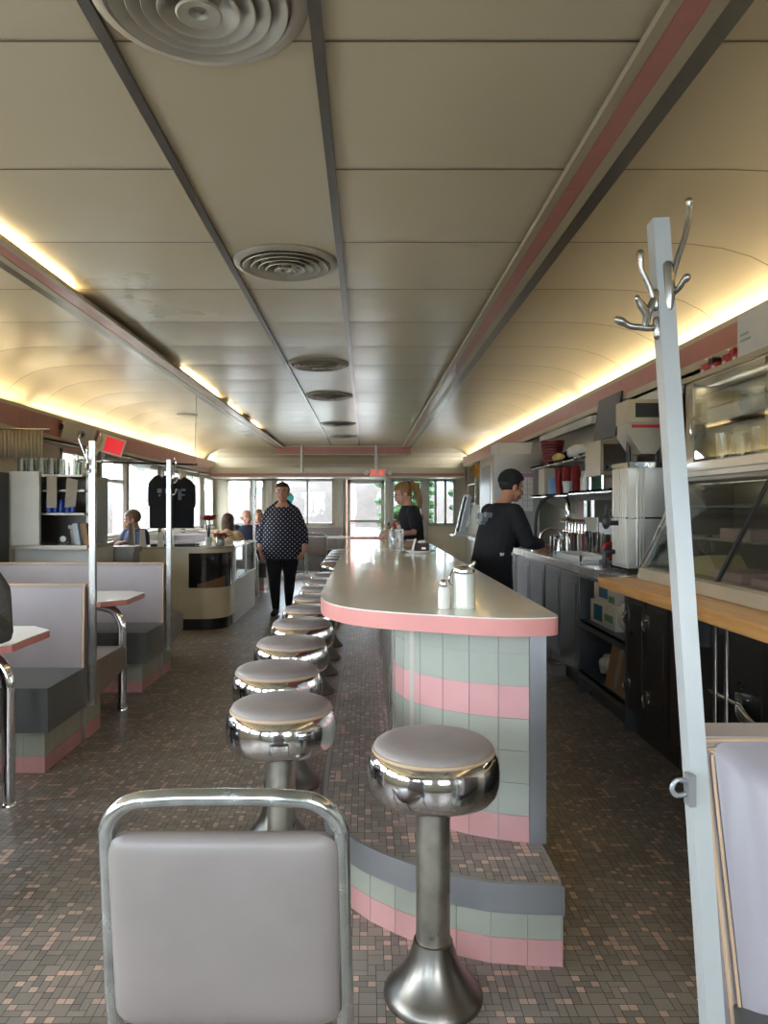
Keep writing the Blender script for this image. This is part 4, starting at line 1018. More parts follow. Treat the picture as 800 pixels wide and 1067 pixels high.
# dark box on the bench back, white blinds, curtains
mb = MB(); mb.box(-2.48, -2.22, 7.0, 7.25, .93, .985, .006); mb.box(-2.46, -2.24, 7.02, 7.23, .0, .93)
tag(mb.build('register_stand', M['dsteel']), 'grey stand with flat top between the service counter and the cream counter', 'stand')
bl = thing('venetian_blind', 'white venetian blind at the window behind the black shirts', 'blind', (-3.33, 10.9, 1.0))
mb = MB()
for k in range(38): z = 1.02 + k * .026; mb.ext([(-3.335, 10.45, z), (-3.335, 11.25, z), (-3.315, 11.25, z + .016), (-3.315, 10.45, z + .016)], (0, 0, .0015))
mb.build('slats', M['blind'], bl)
mb = MB(); mb.box(-3.345, -3.305, 10.43, 11.27, 2.0, 2.04, .004); mb.build('head_rail', M['blind'], bl)
def drape(label, y0, y1, x=-3.30, z0=.98, z1=2.03):
    r = thing('window_curtain', label, 'curtain', (x, (y0 + y1) / 2, z0), 'curtains on the window wall')
    mb = MB(); n = int((y1 - y0) / .012); pts = [(x + .016 * math.sin(i * .85), y0 + (y1 - y0) * i / n) for i in range(n + 1)]
    for a, b in zip(pts, pts[1:]): mb.quad((a[0], a[1], z0), (b[0], b[1], z0), (b[0], b[1], z1), (a[0], a[1], z1))
    bmesh.ops.remove_doubles(mb.bm, verts=mb.bm.verts, dist=1e-5); o = mb.build('cloth', M['paleCurtain'], r, sharp=80)
    s_ = o.modifiers.new('s', 'SOLIDIFY'); s_.thickness = .003
    mb = MB(); mb.tube([(x, y0 - .05, z1 + .01), (x, y1 + .05, z1 + .01)], .008, 8); mb.build('rod', M['dsteel'], r)
M['paleCurtain'] = mat('pale_curtain', '#d2cec4', .9, vary=.03, scale=8)
drape('pale curtain gathered at the window post beyond the coat pole with hooks', 12.9, 13.35); drape('pale curtain at the last window before the corner', 14.5, 14.9)
mb = MB(); mb.tube([(-3.32, 10.3, 2.05), (-3.32, 16.1, 2.05)], .012, 8); tag(mb.build('curtain_rail', M['dsteel']), 'dark curtain rail along the tops of the far booth windows', 'rail')
mb = MB(); mb.tube([(-3.15, 16.24, 1.985), (-.7, 16.24, 1.985)], .012, 8); tag(mb.build('curtain_rail', M['dsteel']), 'dark curtain rail above the big window at the far end', 'rail')
mb = MB(); mb.cyl((-1.73, 16.22, 1.575), (-1.73, 16.24, 1.575), .13, None, 32); tag(mb.build('round_sign', M['teal']), 'round teal sign hung in the big far window beside the head of the standing woman', 'sign')
# condiments at far booths
for (x, y, lab) in ((-1.95, 11.35, 'white condiment caddy on the table between the brown-haired and the bald diners'), (-2.0, 13.4, 'white condiment caddy on the table of the diner in pink')):
    t = thing('condiment_caddy', lab, 'caddy', (x, y, .756))
    mb = MB(); mb.box(x - .06, x + .06, y - .04, y + .04, .756, .80, .006); mb.build('tray', M['dsteel'], t)
    mb = MB(); mb.lathe([(0, 0), (.025, 0), (.025, .10), (.015, .13), (0, .13)], (x - .02, y, .80), 12); mb.build('shaker', M['white'], t)
M['lightsteel'] = mat('light_steel_side', '#b4b2ac', .35, .7, vary=.04, scale=2)
M['darkboard'] = mat('dark_menu_board', '#3c3c40', .35, vary=.05)
M['urn'] = mat('urn_steel', '#cfccc4', .36, .55, vary=.04, scale=3, rvary=.05)
M['creamsteel'] = mat('cream_sill_metal', '#b6ab94', .35, .5, vary=.06, scale=4)
# =================================================================== SERVING SIDE: CABINETS AND WORKTOP
XF = 1.58
def cabinet(label, y0, y1, m, doors, handle=None, toe=.14, ztop=.875, name='base_cabinet', xf=XF, dm=None):
    c = thing(name, label, 'cabinet', (1.9, (y0 + y1) / 2, 0), 'cabinets under the serving worktop')
    mb = MB(); mb.box(xf + .02, XR - .01, y0 + .002, y1 - .002, toe, ztop); mb.build('body', m, c)
    mb = MB(); mb.box(xf + .05, XR - .01, y0 + .002, y1 - .002, 0, toe); mb.build('plinth', M['darkcab'], c)
    n = doors; w = (y1 - y0) / n if n else 0
    for i in range(n):
        mb = MB(); a, b = y0 + i * w + .008, y0 + (i + 1) * w - .008
        mb.box(xf, xf + .02, a, b, toe + .015, ztop - .02, .007, 2); mb.box(xf - .004, xf, a + .05, b - .05, toe + .07, ztop - .08, .003, 1); d_ = mb.build('door', dm or m, c)
        if handle:
            for z in handle:
                mb = MB(); yy = b - .03
                mb.box(xf - .012, xf, yy - .018, yy + .018, z - .035, z + .035, .004); mb.tube(smooth_path([(xf - .012, yy, z + .012), (xf - .035, yy - .01, z + .006), (xf - .04, yy - .02, z - .02), (xf - .03, yy - .022, z - .045)], 3), .007, 8); mb.build('handle', M['chrome'], d_)
    return c
cabinet('long dark steel cabinet under the butcher block, with chrome pipes and a lever in front', 1.9, 3.80, M['darkcab'], 2)
cabinet('dark narrow two-door cabinet with chrome latches under the butcher block end', 3.81, 4.42, M['darkcab'], 2, (.30, .72))
cabinet('grey steel two-door cabinet beside the open shelf unit', 5.42, 6.42, M['darkcab'], 2, dm=M['steeldoor'])
cabinet('grey steel two-door cabinet close to the waitress in the black cap', 6.44, 7.64, M['steeldoor'], 2)
cabinet('grey steel cabinet behind the waitress in the black cap, below the tall steel cupboard', 7.66, 9.0, M['darkcab'], 2, dm=M['steeldoor'])
cabinet('last dark cabinet of the serving run, below the slanted steel panel', 9.02, 10.9, M['darkcab'], 2)
# open shelf unit
sh = thing('open_shelf_unit', 'open steel shelf unit holding cartons under the worktop', 'shelf unit', (1.9, 4.93, 0), 'cabinets under the serving worktop')
mb = MB()
for y in (4.43, 5.385): mb = MB(); mb.box(XF, XR - .01, y, y + .025, 0, .875, .003); mb.build('side_panel', M['steeldoor'], sh)
for z in (.15, .52):
    mb = MB(); mb.box(XF, XR - .01, 4.456, 5.384, z, z + .02, .003); mb.box(XF, XF + .008, 4.456, 5.384, z - .035, z + .02, .002); mb.build('shelf', M['steeldoor'], sh)
mb = MB(); mb.box(XR - .04, XR - .02, 4.456, 5.384, .15, .875); mb.box(XF, XR - .05, 4.456, 5.384, .85, .875); mb.build('back_panel', M['darkcab'], sh)
mb = MB(); mb.box(XF + .05, XR - .1, 4.456, 5.384, 0, .11); mb.build('plinth', M['darkcab'], sh)
def carton(label, x0, x1, y0, y1, z0, z1, prints, m='paper', name='carton'):
    c = thing(name, label, 'box', ((x0 + x1) / 2, (y0 + y1) / 2, z0), 'cartons on the open shelf')
    mb = MB(); mb.box(x0, x1, y0, y1, z0, z1, .004, 1); mb.build('body', M[m], c)
    for nm, (a, b, u, v), pm in prints:
        mb = MB(); mb.box(x0 - .002, x0, y0 + (y1 - y0) * a, y0 + (y1 - y0) * b, z0 + (z1 - z0) * u, z0 + (z1 - z0) * v); mb.build(nm, M[pm], c)
carton('white carton with a blue print, upper of two on the open shelf', 1.66, 1.92, 4.85, 5.3, .70, .845, [('blue_print', (.35, .75, .2, .85), 'bluebox'), ('green_print', (.05, .3, .1, .4), 'greenbox')])
carton('white carton with a blue and green print, lower of two on the open shelf', 1.64, 1.94, 4.80, 5.32, .541, .699, [('blue_print', (.5, .85, .15, .85), 'bluebox'), ('green_print', (.08, .4, .3, .6), 'greenbox')])
def baggy(label, c, r, m, seed, name='plastic_bag', cat='bag'):
    rnd = random.Random(seed); mb = MB(); mb.sph(c, r, 22, 14)
    for v in mb.bm.verts:
        k = 1 + .13 * math.sin(v.co.x * 70 + seed) * math.sin(v.co.y * 55 + 1) + .06 * (rnd.random() - .5); v.co = Vector(c) + (v.co - Vector(c)) * k
        v.co.z = max(v.co.z, c[2] - r[2])
    return tag(mb.build(name, M[m]), label, cat)
M['plastic'] = mat('cloudy_plastic', '#d6d7d4', .25, vary=.06, scale=30, spec=.6)
baggy('cloudy plastic bag bulging in front of the printed cartons', (1.70, 4.65, .655), (.08, .13, .113), 'plastic', 1)
baggy('white wrapped bundle on the bottom shelf beside the leaning cardboard box', (1.75, 5.15, .245), (.1, .14, .074), 'plastic', 4, 'wrapped_bundle', 'bundle')
M['cardm'] = M['card']
mb = MB(); mb.ext([(1.60, 4.52, .172), (1.60, 4.88, .172), (1.66, 4.88, .50), (1.66, 4.52, .48)], (.16, 0, 0), .004, 1)
cbx = thing('cardboard_box', 'brown cardboard box leaning out of the bottom shelf', 'box', (1.68, 4.7, .172)); mb.build('body', M['card'], cbx)
mb = MB(); mb.ext([(1.606, 4.67, .20), (1.606, 4.73, .20), (1.657, 4.73, .47), (1.657, 4.67, .47)], (-.003, 0, 0)); mb.build('tape', M['kraft'], cbx)
mb = MB(); mb.box(1.50, 1.62, 5.9, 6.2, .0, .08, .01); tag(mb.build('floor_tub', M['steel']), 'low metal tub on the floor at the foot of the grey steel doors', 'tub')
# worktop and butcher block
wt = thing('worktop', 'stainless steel worktop along the serving side', 'worktop', (1.88, 7.6, .877))
mb = MB(); mb.box(1.545, XR - .005, 4.44, 10.95, .905, .945, .006); mb.box(1.56, XR - .005, 4.44, 10.95, .877, .905); mb.build('top', M['steel'], wt)
mb = MB(); mb.box(1.538, 1.546, 4.44, 10.95, .885, .94, .003); mb.build('front_edge', M['steel'], wt)
bb = thing('butcher_block', 'thick honey-coloured butcher block counter in front of the cold display', 'worktop', (1.57, 3.2, .88))
mb = MB(); mb.box(1.425, 1.80, 1.9, 4.475, .878, .935, .006, 2); mb.build('block', M['butcher'], bb)
for y in (2.25, 3.35):
    mb = MB(); mb.ext([(1.46, y, .876), (1.579, y, .876), (1.579, y, .72), (1.545, y, .72)], (0, .14, 0), .004, 1); mb.build('bracket', M['steeldoor'], bb)
pf = thing('pipe_pair', 'two thin chrome pipes standing before the dark cabinet under the butcher block', 'pipe', (1.54, 3.1, 0))
for y in (3.12, 3.22):
    mb = MB(); mb.cyl((1.545, y, 0.0), (1.545, y, .84), .012); mb.build('pipe', M['chrome'], pf)
lv = thing('lever_handle', 'oval chrome lever handle on the dark cabinet beside the chrome pipes', 'handle', (1.54, 2.95, .5))
mb = MB(); mb.box(1.558, 1.575, 3.02, 3.08, .50, .58, .006); mb.tube([(1.55, 3.28, .535), (1.55, 3.03, .54)], .011); mb.build('mount', M['chrome'], lv)
mb = MB(); mb.tube(smooth_path([(1.55, 3.05, .535), (1.53, 2.98, .52), (1.52, 2.88, .50), (1.53, 2.78, .49)], 5), [.014, .02, .026, .03, .033, .034, .035, .035, .034, .033, .031, .028, .024, .02, .016, .012], 14, flat=.45, up=(0, 0, 1)); mb.build('lever', M['chrome'], lv)

# ---- cold display: slanted glass front below, sliding glass cupboard above
cd = thing('cold_display', 'steel cold display with a slanted glass front behind the butcher block', 'display case', (1.9, 3.3, .937))
Y0, Y1 = 2.2, 4.36
mb = MB(); mb.ext([(1.63, Y0, .937), (1.63, Y0, 1.0), (1.66, Y0, 1.012), (2.2, Y0, 1.012), (2.2, Y0, .937)], (0, Y1 - Y0, 0), .004, 1); mb.build('base_sill', M['creamsteel'], cd)
mb = MB(); mb.box(2.17, 2.2, Y0, Y1, 1.012, 1.53); mb.box(1.9, 2.2, Y0, Y1, 1.515, 1.535); mb.build('back_panel', M['dsteel'], cd)
mb = MB()
for y in (Y1 - .02, Y1 - .05): mb.ext([(1.625, y, 1.0), (1.65, y, 1.0), (1.925, y, 1.53), (1.90, y, 1.53)], (0, .012, 0), .003, 1)
mb.ext([(1.625, Y1, .94), (1.66, Y1, .94), (1.92, Y1, 1.53), (1.885, Y1, 1.53)], (0, .03, 0), .004, 1); mb.build('end_frame', M['steel'], cd)
mb = MB(); mb.ext([(1.65, Y1 - .055, 1.0), (1.91, Y1 - .055, 1.53), (2.18, Y1 - .055, 1.53), (2.18, Y1 - .055, 1.0)], (0, .006, 0)); mb.build('end_panel', M['black'], cd)
for a, b in ((Y0, 3.41), (3.43, Y1 - .06)):
    mb = MB(); mb.ext([(1.645, a, 1.012), (1.653, a, 1.012), (1.913, a, 1.52), (1.905, a, 1.52)], (0, b - a, 0)); mb.build('slanted_glass', M['glassdark'], cd)
mb = MB(); mb.ext([(1.64, 3.41, 1.012), (1.657, 3.41, 1.012), (1.917, 3.41, 1.52), (1.90, 3.41, 1.52)], (0, .02, 0)); mb.build('divider', M['black'], cd)
for z, x in ((1.19, 1.80), (1.36, 1.88)):
    mb = MB(); mb.box(x, 2.17, Y0, Y1 - .06, z, z + .012, .002); mb.build('shelf', M['frame'], cd)
M['meat'] = mat('wrapped_meat', '#9c6a5c', .3, vary=.2, scale=14, spec=.6); M['ham'] = mat('pink_deli_paper', '#c9a0a2', .4, vary=.08, scale=10); M['cheese'] = mat('cheese_block', '#cdb57e', .5, vary=.05)
def block(name, label, cat, x0, x1, y0, y1, z0, z1, m, bev=.012):
    mb = MB(); mb.box(x0, x1, y0, y1, z0, z1, bev, 2); return tag(mb.build(name, M[m]), label, cat)
mb = MB(); mb.ext([(1.74, 3.58, 1.014), (1.74, 3.90, 1.014), (1.74, 3.87, 1.10), (1.74, 3.70, 1.12)], (.16, 0, 0), .006, 1); tag(mb.build('cheese_wedge', M['cheese']), 'pale yellow cheese block low behind the slanted display glass', 'cheese')
block('deli_packet', 'pink paper deli packet lying low behind the glass divider', 'packet', 1.70, 1.92, 3.3, 3.58, 1.014, 1.06, 'ham')
block('deli_packet', 'pink paper deli packet on the middle display shelf', 'packet', 1.82, 2.0, 3.45, 3.75, 1.203, 1.255, 'ham')
block('deli_packet', 'flat pink packet at the front corner of the display, close to the sill', 'packet', 1.70, 1.90, 2.85, 3.22, 1.014, 1.05, 'ham')
baggy('clear-wrapped meat on the top display shelf, to the near side of the divider', (2.0, 3.1, 1.405), (.09, .16, .03), 'meat', 7, 'wrapped_meat', 'meat')
baggy('clear-wrapped loaf on the top display shelf beside the wrapped meat', (2.0, 2.75, 1.41), (.09, .14, .035), 'plastic', 9, 'wrapped_loaf', 'loaf')
mb = MB(); mb.lathe([(0, 0), (.07, 0), (.10, .06), (.095, .062), (.066, .008), (0, .008)], (1.92, 3.05, 1.203), 24); tag(mb.build('mixing_bowl', M['steel']), 'small steel bowl on the middle display shelf', 'bowl')
mb = MB(); mb.lathe([(0, 0), (.08, 0), (.085, .12), (.07, .14), (0, .145)], (2.03, 3.25, 1.014), 24); tag(mb.build('food_tub', M['dsteel']), 'grey lidded tub on the display floor behind the pink packets', 'tub')
mb = MB(); mb.tube(smooth_path([(1.80, 4.0, 1.14), (1.82, 3.95, 1.18), (1.81, 3.9, 1.16), (1.82, 3.86, 1.20), (1.83, 3.84, 1.14)], 4), .018, 8); mb.tube(smooth_path([(1.81, 3.97, 1.17), (1.82, 3.92, 1.13), (1.81, 3.87, 1.14)], 3), .016, 8)
mb.ext([(1.80, 4.02, 1.0125), (1.82, 4.02, 1.0125), (1.835, 3.93, 1.16), (1.815, 3.93, 1.16)], (0, .012, 0))
tag(mb.build('price_tag_clip', M['black']), 'small black clip inside the display behind the coat pole', 'clip')
# upper glass cupboard
uc = thing('glass_cupboard', 'steel wall cupboard with sliding glass doors above the slanted display', 'cupboard', (2.05, 3.3, 1.54))
mb = MB(); mb.box(1.885, 2.2, Y0, Y1 + .02, 1.538, 1.60, .014, 3); mb.box(1.86, 1.9, Y0, Y1 + .02, 1.57, 1.615, .01, 3); mb.build('bumper_rail', M['steel'], uc)
mb = MB(); mb.box(1.9, 2.2, Y0, Y1, 1.60, 1.625, .004); mb.box(1.9, 2.2, Y0, Y1, 2.085, 2.12, .004); mb.box(1.88, 1.91, Y0, Y1, 2.09, 2.118, .006); mb.box(1.9, 2.2, Y1 - .03, Y1, 1.625, 2.09); mb.box(1.9, 1.92, Y1 - .09, Y1, 1.60, 2.10, .003); mb.box(2.18, 2.2, Y0, Y1, 1.62, 2.09); mb.build('cabinet_body', M['creamsteel'], uc)
for a, b, x in ((3.42, Y1 - .09, 1.905), (2.3, 3.5, 1.92)):
    mb = MB(); mb.box(x, x + .005, a + .03, b - .03, 1.64, 2.08); g_ = mb.build('sliding_door', M['glassdark'], uc)
    mb = MB(); mb.box(x - .004, x + .009, a, a + .03, 1.625, 2.088, .002); mb.box(x - .004, x + .009, b - .03, b, 1.625, 2.088, .002); mb.build('door_frame', M['creamsteel'], g_)
mb = MB(); mb.tube(smooth_path([(1.90, 4.225, 1.76), (1.882, 4.225, 1.79), (1.882, 4.225, 1.85), (1.90, 4.225, 1.88)], 4), .007, 8); mb.build('door_handle', M['chrome'], uc)
mb = MB(); mb.box(1.95, 2.18, Y0 + .02, Y1 - .04, 1.84, 1.848); mb.build('shelf', M['frame'], uc)
k = 0
for y in [2.75 + .11 * i for i in range(13)]:
    tumbler(1.99 + .03 * (k % 2), y, 1.627, 'tumbler in the lower row inside the glass wall cupboard', False, .04, .13 + .02 * (k % 3 == 0), group='tumblers in the wall cupboard'); k += 1
for i, y in enumerate((2.9, 3.15, 3.6, 3.85)):
    mb = MB(); zz = .85 + 1.0
    for q in range(3): mb.lathe([(0, 1.85 + q * .035), (.045, 1.85 + q * .035), (.075, 1.92 + q * .035), (.07, 1.92 + q * .035), (.04, 1.858 + q * .035), (0, 1.858 + q * .035)], (2.05, y, 0), 20)
    tag(mb.build('stacked_bowls', M['china'] if i != 2 else M['yellow']), ['first', 'second', 'third, yellowish', 'fourth'][i] + ' bowl pile in the glass wall cupboard, counting toward the coffee urn', 'bowls', 'bowl piles in the wall cupboard')
mb = MB(); mb.ext([(1.94, 3.36, 1.63), (1.94, 3.60, 1.63), (1.95, 3.60, 1.79), (1.95, 3.36, 1.80)], (.004, 0, 0)); tag(mb.build('paper_notice', M['yellow']), 'yellowish paper sheet standing inside the glass wall cupboard', 'paper')
# toy trucks and box on the cupboard
def truck(label, y, s):
    t = thing('toy_fire_truck', label, 'toy truck', (1.965, y, 2.121), 'toy trucks on the cupboard'); x = 1.965
    mb = MB(); mb.box(x - .03, x + .03, y - .09 * s, y + .09 * s, 2.135, 2.165, .006); mb.box(x - .028, x + .028, y + .01 * s, y + .085 * s, 2.163, 2.185, .006); mb.build('body', M['red'], t)
    mb = MB(); mb.box(x - .026, x + .026, y - .035 * s, y + .008 * s, 2.163, 2.20, .006); mb.build('cab', M['black'] if s > 1 else M['red'], t)
    mb = MB(); mb.box(x - .02, x + .02, y - .03, y - .02, 2.17, 2.21); mb.build('windshield', M['chrome'], t)
    for yy in (-.055, .055):
        for xx in (-.03, .03):
            mb = MB(); mb.cyl((x + xx - .006, y + yy * s, 2.137), (x + xx + .006, y + yy * s, 2.137), .016, None, 16); mb.build('wheel', M['white'], t)
    mb = MB(); mb.tube([(x, y + .02, 2.195), (x, y + .09 * s, 2.215)], .006, 6); mb.build('ladder', M['chrome'], t)
truck('red toy fire truck beside the coat pole, with white wheels, on the glass cupboard', 4.12, 1.1); truck('red toy fire truck next to the white box on the glass cupboard', 3.88, 1.0)
wb = thing('white_box', 'white box with rounded corners on top of the glass cupboard', 'box', (1.97, 3.55, 2.121))
mb = MB(); mb.box(1.91, 2.03, 3.25, 3.75, 2.121, 2.345, .02, 3); mb.build('body', M['white'], wb)
mb = MB(); mb.box(1.908, 1.91, 3.62, 3.72, 2.20, 2.212); mb.box(1.908, 1.91, 3.64, 3.72, 2.23, 2.242); mb.build('faint_print', mat('pale_teal_print', '#9db5b2', .5), wb)
mb = MB(); mb.box(2.0, 2.05, 4.5, 5.4, 2.10, 2.17, .004); tag(mb.build('strip_light', M['white']), 'white ribbed strip fixture under the pink band by the menu board', 'strip fixture')
mb = MB(); mb.box(2.0, 2.05, 6.47, 8.37, 2.11, 2.18, .004)
for i in range(38): mb.box(1.994, 2.0, 6.49 + i * .05, 6.52 + i * .05, 2.12, 2.17)
tag(mb.build('strip_light', M['white']), 'long white ribbed strip fixture under the pink band above the shelves', 'strip fixture')

# ---- coffee urn and machines
ur = thing('coffee_urn', 'tall fluted steel coffee urn at the end of the butcher block', 'coffee urn', (1.79, 4.72, .947))
mb = MB(); mb.box(1.645, 1.935, 4.57, 4.87, .975, 1.63, .05, 5)
mb.build('body', M['urn'], ur)
mb = MB()
for i in range(7): mb.tube([(1.643, 4.62 + i * .034, 1.0), (1.643, 4.62 + i * .034, 1.61)], .007, 6)
for i in range(3): mb.tube([(1.70 + i * .02, 4.568, 1.0), (1.70 + i * .02, 4.568, 1.61)], .006, 6)
mb.build('fluting', M['urn'], ur)
mb = MB(); mb.box(1.64, 1.94, 4.565, 4.875, 1.61, 1.645, .02, 3); mb.box(1.635, 1.945, 4.56, 4.88, .947, .98, .012, 2); mb.box(1.64, 1.94, 4.566, 4.874, 1.29, 1.30, .003); mb.build('bands', M['chrome'], ur)
tp = MB(); tp.tube([(1.645, 4.74, 1.26), (1.56, 4.74, 1.26)], .016, 10); tp.sph((1.56, 4.74, 1.27), (.028, .028, .05)); tp.tube([(1.56, 4.74, 1.30), (1.56, 4.74, 1.38)], .008, 8); tp.build('tap', M['black'], ur)
tp = MB(); tp.tube([(1.645, 4.80, 1.07), (1.57, 4.80, 1.07)], .016, 10); tp.tube([(1.57, 4.80, 1.08), (1.57, 4.80, .97)], .014, 10); tp.build('tap', M['black'], ur)
gr = thing('coffee_grinder', 'pale grinder with a hopper standing on the tall coffee urn', 'grinder', (1.79, 4.72, 1.647))
mb = MB(); mb.box(1.66, 1.92, 4.60, 4.84, 1.90, 2.045, .015, 3); mb.build('head', M['creamsteel'], gr)
mb = MB(); mb.ext([(1.665, 4.61, 1.90), (1.915, 4.61, 1.90), (1.915, 4.61, 1.82), (1.83, 4.61, 1.70), (1.74, 4.61, 1.70), (1.665, 4.61, 1.82)], (0, .22, 0), .012, 2); mb.build('hopper', M['frame'], gr)
mb = MB(); mb.box(1.70, 1.86, 4.597, 4.60, 1.93, 2.02); mb.build('dark_window', M['black'], gr)
mb = MB(); mb.box(1.68, 1.86, 4.604, 4.609, 1.865, 1.885); mb.build('red_label', M['red'], gr)
mb = MB(); mb.cyl((1.88, 4.72, 1.647), (1.88, 4.72, 1.85), .014); mb.cyl((1.70, 4.72, 1.647), (1.70, 4.72, 1.85), .014); mb.box(1.69, 1.9, 4.66, 4.8, 1.647, 1.655); mb.build('stand', M['black'], gr)
mn = MB(); mn.ext([(2.0, 5.85, 1.94), (2.0, 6.42, 1.94), (2.05, 6.42, 2.30), (2.05, 5.85, 2.30)], (.02, 0, 0), .006, 1); tag(mn.build('menu_board', M['darkboard']), 'blank dark menu board hung high behind the grinder', 'menu board')
# shelves
def wall_shelf(label, y0, y1, z, x0=1.75, br=True):
    s = thing('wall_shelf', label, 'shelf', (2.0, (y0 + y1) / 2, z), 'steel shelves on the serving wall')
    mb = MB(); mb.box(x0, 2.215, y0, y1, z - .018, z, .003); mb.box(x0, x0 + .006, y0, y1, z - .03, z, .002); mb.build('board', M['steel'], s)
    if br:
        for y in (y0 + .03, y1 - .04):
            mb = MB(); mb.ext([(x0 + .04, y, z - .019), (2.215, y, z - .019), (2.215, y, z - .2)], (0, .006, 0)); mb.build('bracket', M['frame'], s)
wall_shelf('upper steel shelf with the woven basket', 6.15, 7.75, 1.79); wall_shelf('lower steel shelf with the red cup stacks', 6.35, 7.75, 1.49); wall_shelf('steel shelf carrying the grey toaster oven', 5.2, 6.3, 1.50); wall_shelf('small high shelf with folded green cloths', 5.55, 6.12, 1.81, 1.78, False)
bk = thing('woven_basket', 'tall dark red woven basket on the upper shelf', 'basket', (1.88, 7.35, 1.791))
mb = MB()
for q in range(9): mb.lathe([(.078 + .004 * q, 1.793 + q * .027), (.088 + .004 * q, 1.80 + q * .027), (.088 + .004 * q, 1.814 + q * .027), (.078 + .004 * q, 1.82 + q * .027)], (1.88, 7.35, 0), 20)
mb.build('weave', M['darkred'], bk)
baggy('black cloth heap next to the woven basket on the upper shelf', (1.99, 7.08, 1.852), (.12, .14, .06), 'blackcloth', 3, 'cloth_heap', 'cloth')
baggy('yellowish folded cloth in front of the black heap on the upper shelf', (1.81, 6.85, 1.831), (.05, .11, .04), 'yellow', 5, 'folded_cloth', 'cloth')
baggy('cloudy bag of cup lids on the near end of the upper shelf', (1.90, 6.45, 1.855), (.11, .16, .064), 'plastic', 6, 'lid_bag', 'bag')
baggy('green folded cloth on the small high shelf', (1.90, 5.93, 1.85), (.09, .14, .04), 'green', 8, 'folded_cloth', 'cloth')
block('storage_box', 'beige upright box on the lower shelf at the steel cupboard end', 'box', 1.80, 1.95, 7.35, 7.6, 1.491, 1.76, 'wallcream', .006)
mb = MB(); mb.lathe([(0, 0), (.05, 0), (.055, .13), (.04, .16), (0, .16)], (1.82, 7.05, 1.491), 20); tag(mb.build('plastic_tub', M['bluecup']), 'blue plastic container left of the red cups on the lower shelf', 'container')
def cup_stack(label, x, y, z, n, m):
    mb = MB()
    for q in range(n): mb.lathe([(0, .001), (.032, .001), (.042, .12), (.045, .125), (.043, .128), (.03, .012), (0, .012)], (x, y, z + q * .022), 16)
    tag(mb.build('cup_stack', M[m]), label, 'cups', 'stacked red tumblers on the lower shelf')
cup_stack('stack of red tumblers beside the blue container', 1.82, 6.86, 1.491, 6, 'redcup'); cup_stack('stack of red tumblers in the middle of the lower shelf', 1.84, 6.66, 1.491, 6, 'redcup'); cup_stack('stack of red tumblers at the near end of the lower shelf', 1.86, 6.46, 1.491, 6, 'redcup')
mb = MB(); mb.lathe([(0, 0), (.03, 0), (.04, .1), (.042, .102), (.028, .01), (0, .01)], (1.77, 6.42, 1.491), 16); tag(mb.build('paper_cup', M['paper']), 'white paper cup in front of the red tumblers', 'cup')
mb = MB(); mb.box(1.84, 1.98, 6.04, 6.14, 1.501, 1.78, .012); tag(mb.build('green_carton', M['green']), 'tall pale green carton on the toaster oven shelf', 'carton')
for i, y in enumerate((5.98, 5.9)):
    mb = MB(); mb.lathe([(0, 0), (.022, 0), (.024, .10), (.012, .13), (.012, .16), (0, .16)], (1.78, y, 1.501), 14); tag(mb.build('syrup_bottle', M['white'] if i else M['frame']), ['grey small bottle beside the green carton', 'white small bottle between green carton and toaster oven'][i], 'bottle')
to = thing('toaster_oven', 'boxy grey toaster oven on the steel shelf beside the urn', 'oven', (1.86, 5.55, 1.501))
mb = MB(); mb.box(1.73, 2.0, 5.38, 5.74, 1.60, 1.86, .02, 3); mb.build('case', M['creamsteel'], to)
mb = MB(); mb.box(1.75, 1.94, 5.374, 5.38, 1.63, 1.83, .004, 1); mb.build('front_panel', M['dsteel'], to)
for k in range(4):
    mb = MB(); mb.cyl((1.775 + k * .045, 5.374, 1.66), (1.775 + k * .045, 5.362, 1.66), .011); mb.build('knob', M['black'], to)
for xx in (1.76, 1.97):
    for yy in (5.41, 5.71):
        mb = MB(); mb.cyl((xx, yy, 1.501), (xx, yy, 1.602), .012); mb.build('leg', M['chrome'], to)
# notes on wall
for i, (y, z, w_, h_) in enumerate(((6.15, 1.25, .16, .3), (6.45, 1.27, .16, .28), (7.4, 1.25, .2, .34), (5.85, 1.24, .12, .3))):
    mb = MB(); mb.box(XR - .004, XR - .001, y, y + w_, z - h_ / 2, z + h_ / 2); tag(mb.build('wall_notice', M['paper'] if i != 2 else M['ham']), ['white notice on the steel wall, second from the urn', 'white notice on the steel wall, third from the urn', 'pinkish notice on the steel wall beside the tall cupboard', 'narrow white notice on the steel wall, closest to the urn'][i], 'notice')
# faucet, syrup pumps, mixers, pitchers, tray
fa = thing('spray_faucet', 'tall black gooseneck spray hose arching over the worktop', 'faucet', (1.68, 6.95, .946))
mb = MB(); mb.tube(smooth_path([(1.62, 6.95, .95), (1.62, 6.95, 1.25), (1.66, 6.92, 1.40), (1.76, 6.86, 1.475), (1.86, 6.8, 1.46), (1.88, 6.78, 1.38)], 6), .016, 10); mb.build('hose', M['black'], fa)
mb = MB(); mb.tube([(1.88, 6.78, 1.40), (1.885, 6.775, 1.27)], [.022, .03], 12); mb.build('nozzle', M['chrome'], fa)
mb = MB(); mb.lathe([(0, 0), (.04, 0), (.035, .03), (.02, .05), (0, .05)], (1.62, 6.95, .946), 18); mb.build('base', M['chrome'], fa)
fb = thing('sink_tap', 'low curved chrome tap in front of the syrup pumps', 'faucet', (1.68, 6.6, .946))
mb = MB(); mb.tube(smooth_path([(1.60, 6.72, .95), (1.61, 6.72, 1.10), (1.68, 6.68, 1.17), (1.76, 6.64, 1.14), (1.78, 6.63, 1.06)], 6), .013, 10); mb.lathe([(0, 0), (.03, 0), (.02, .03), (0, .03)], (1.60, 6.72, .946), 14); mb.build('spout', M['chrome'], fb)
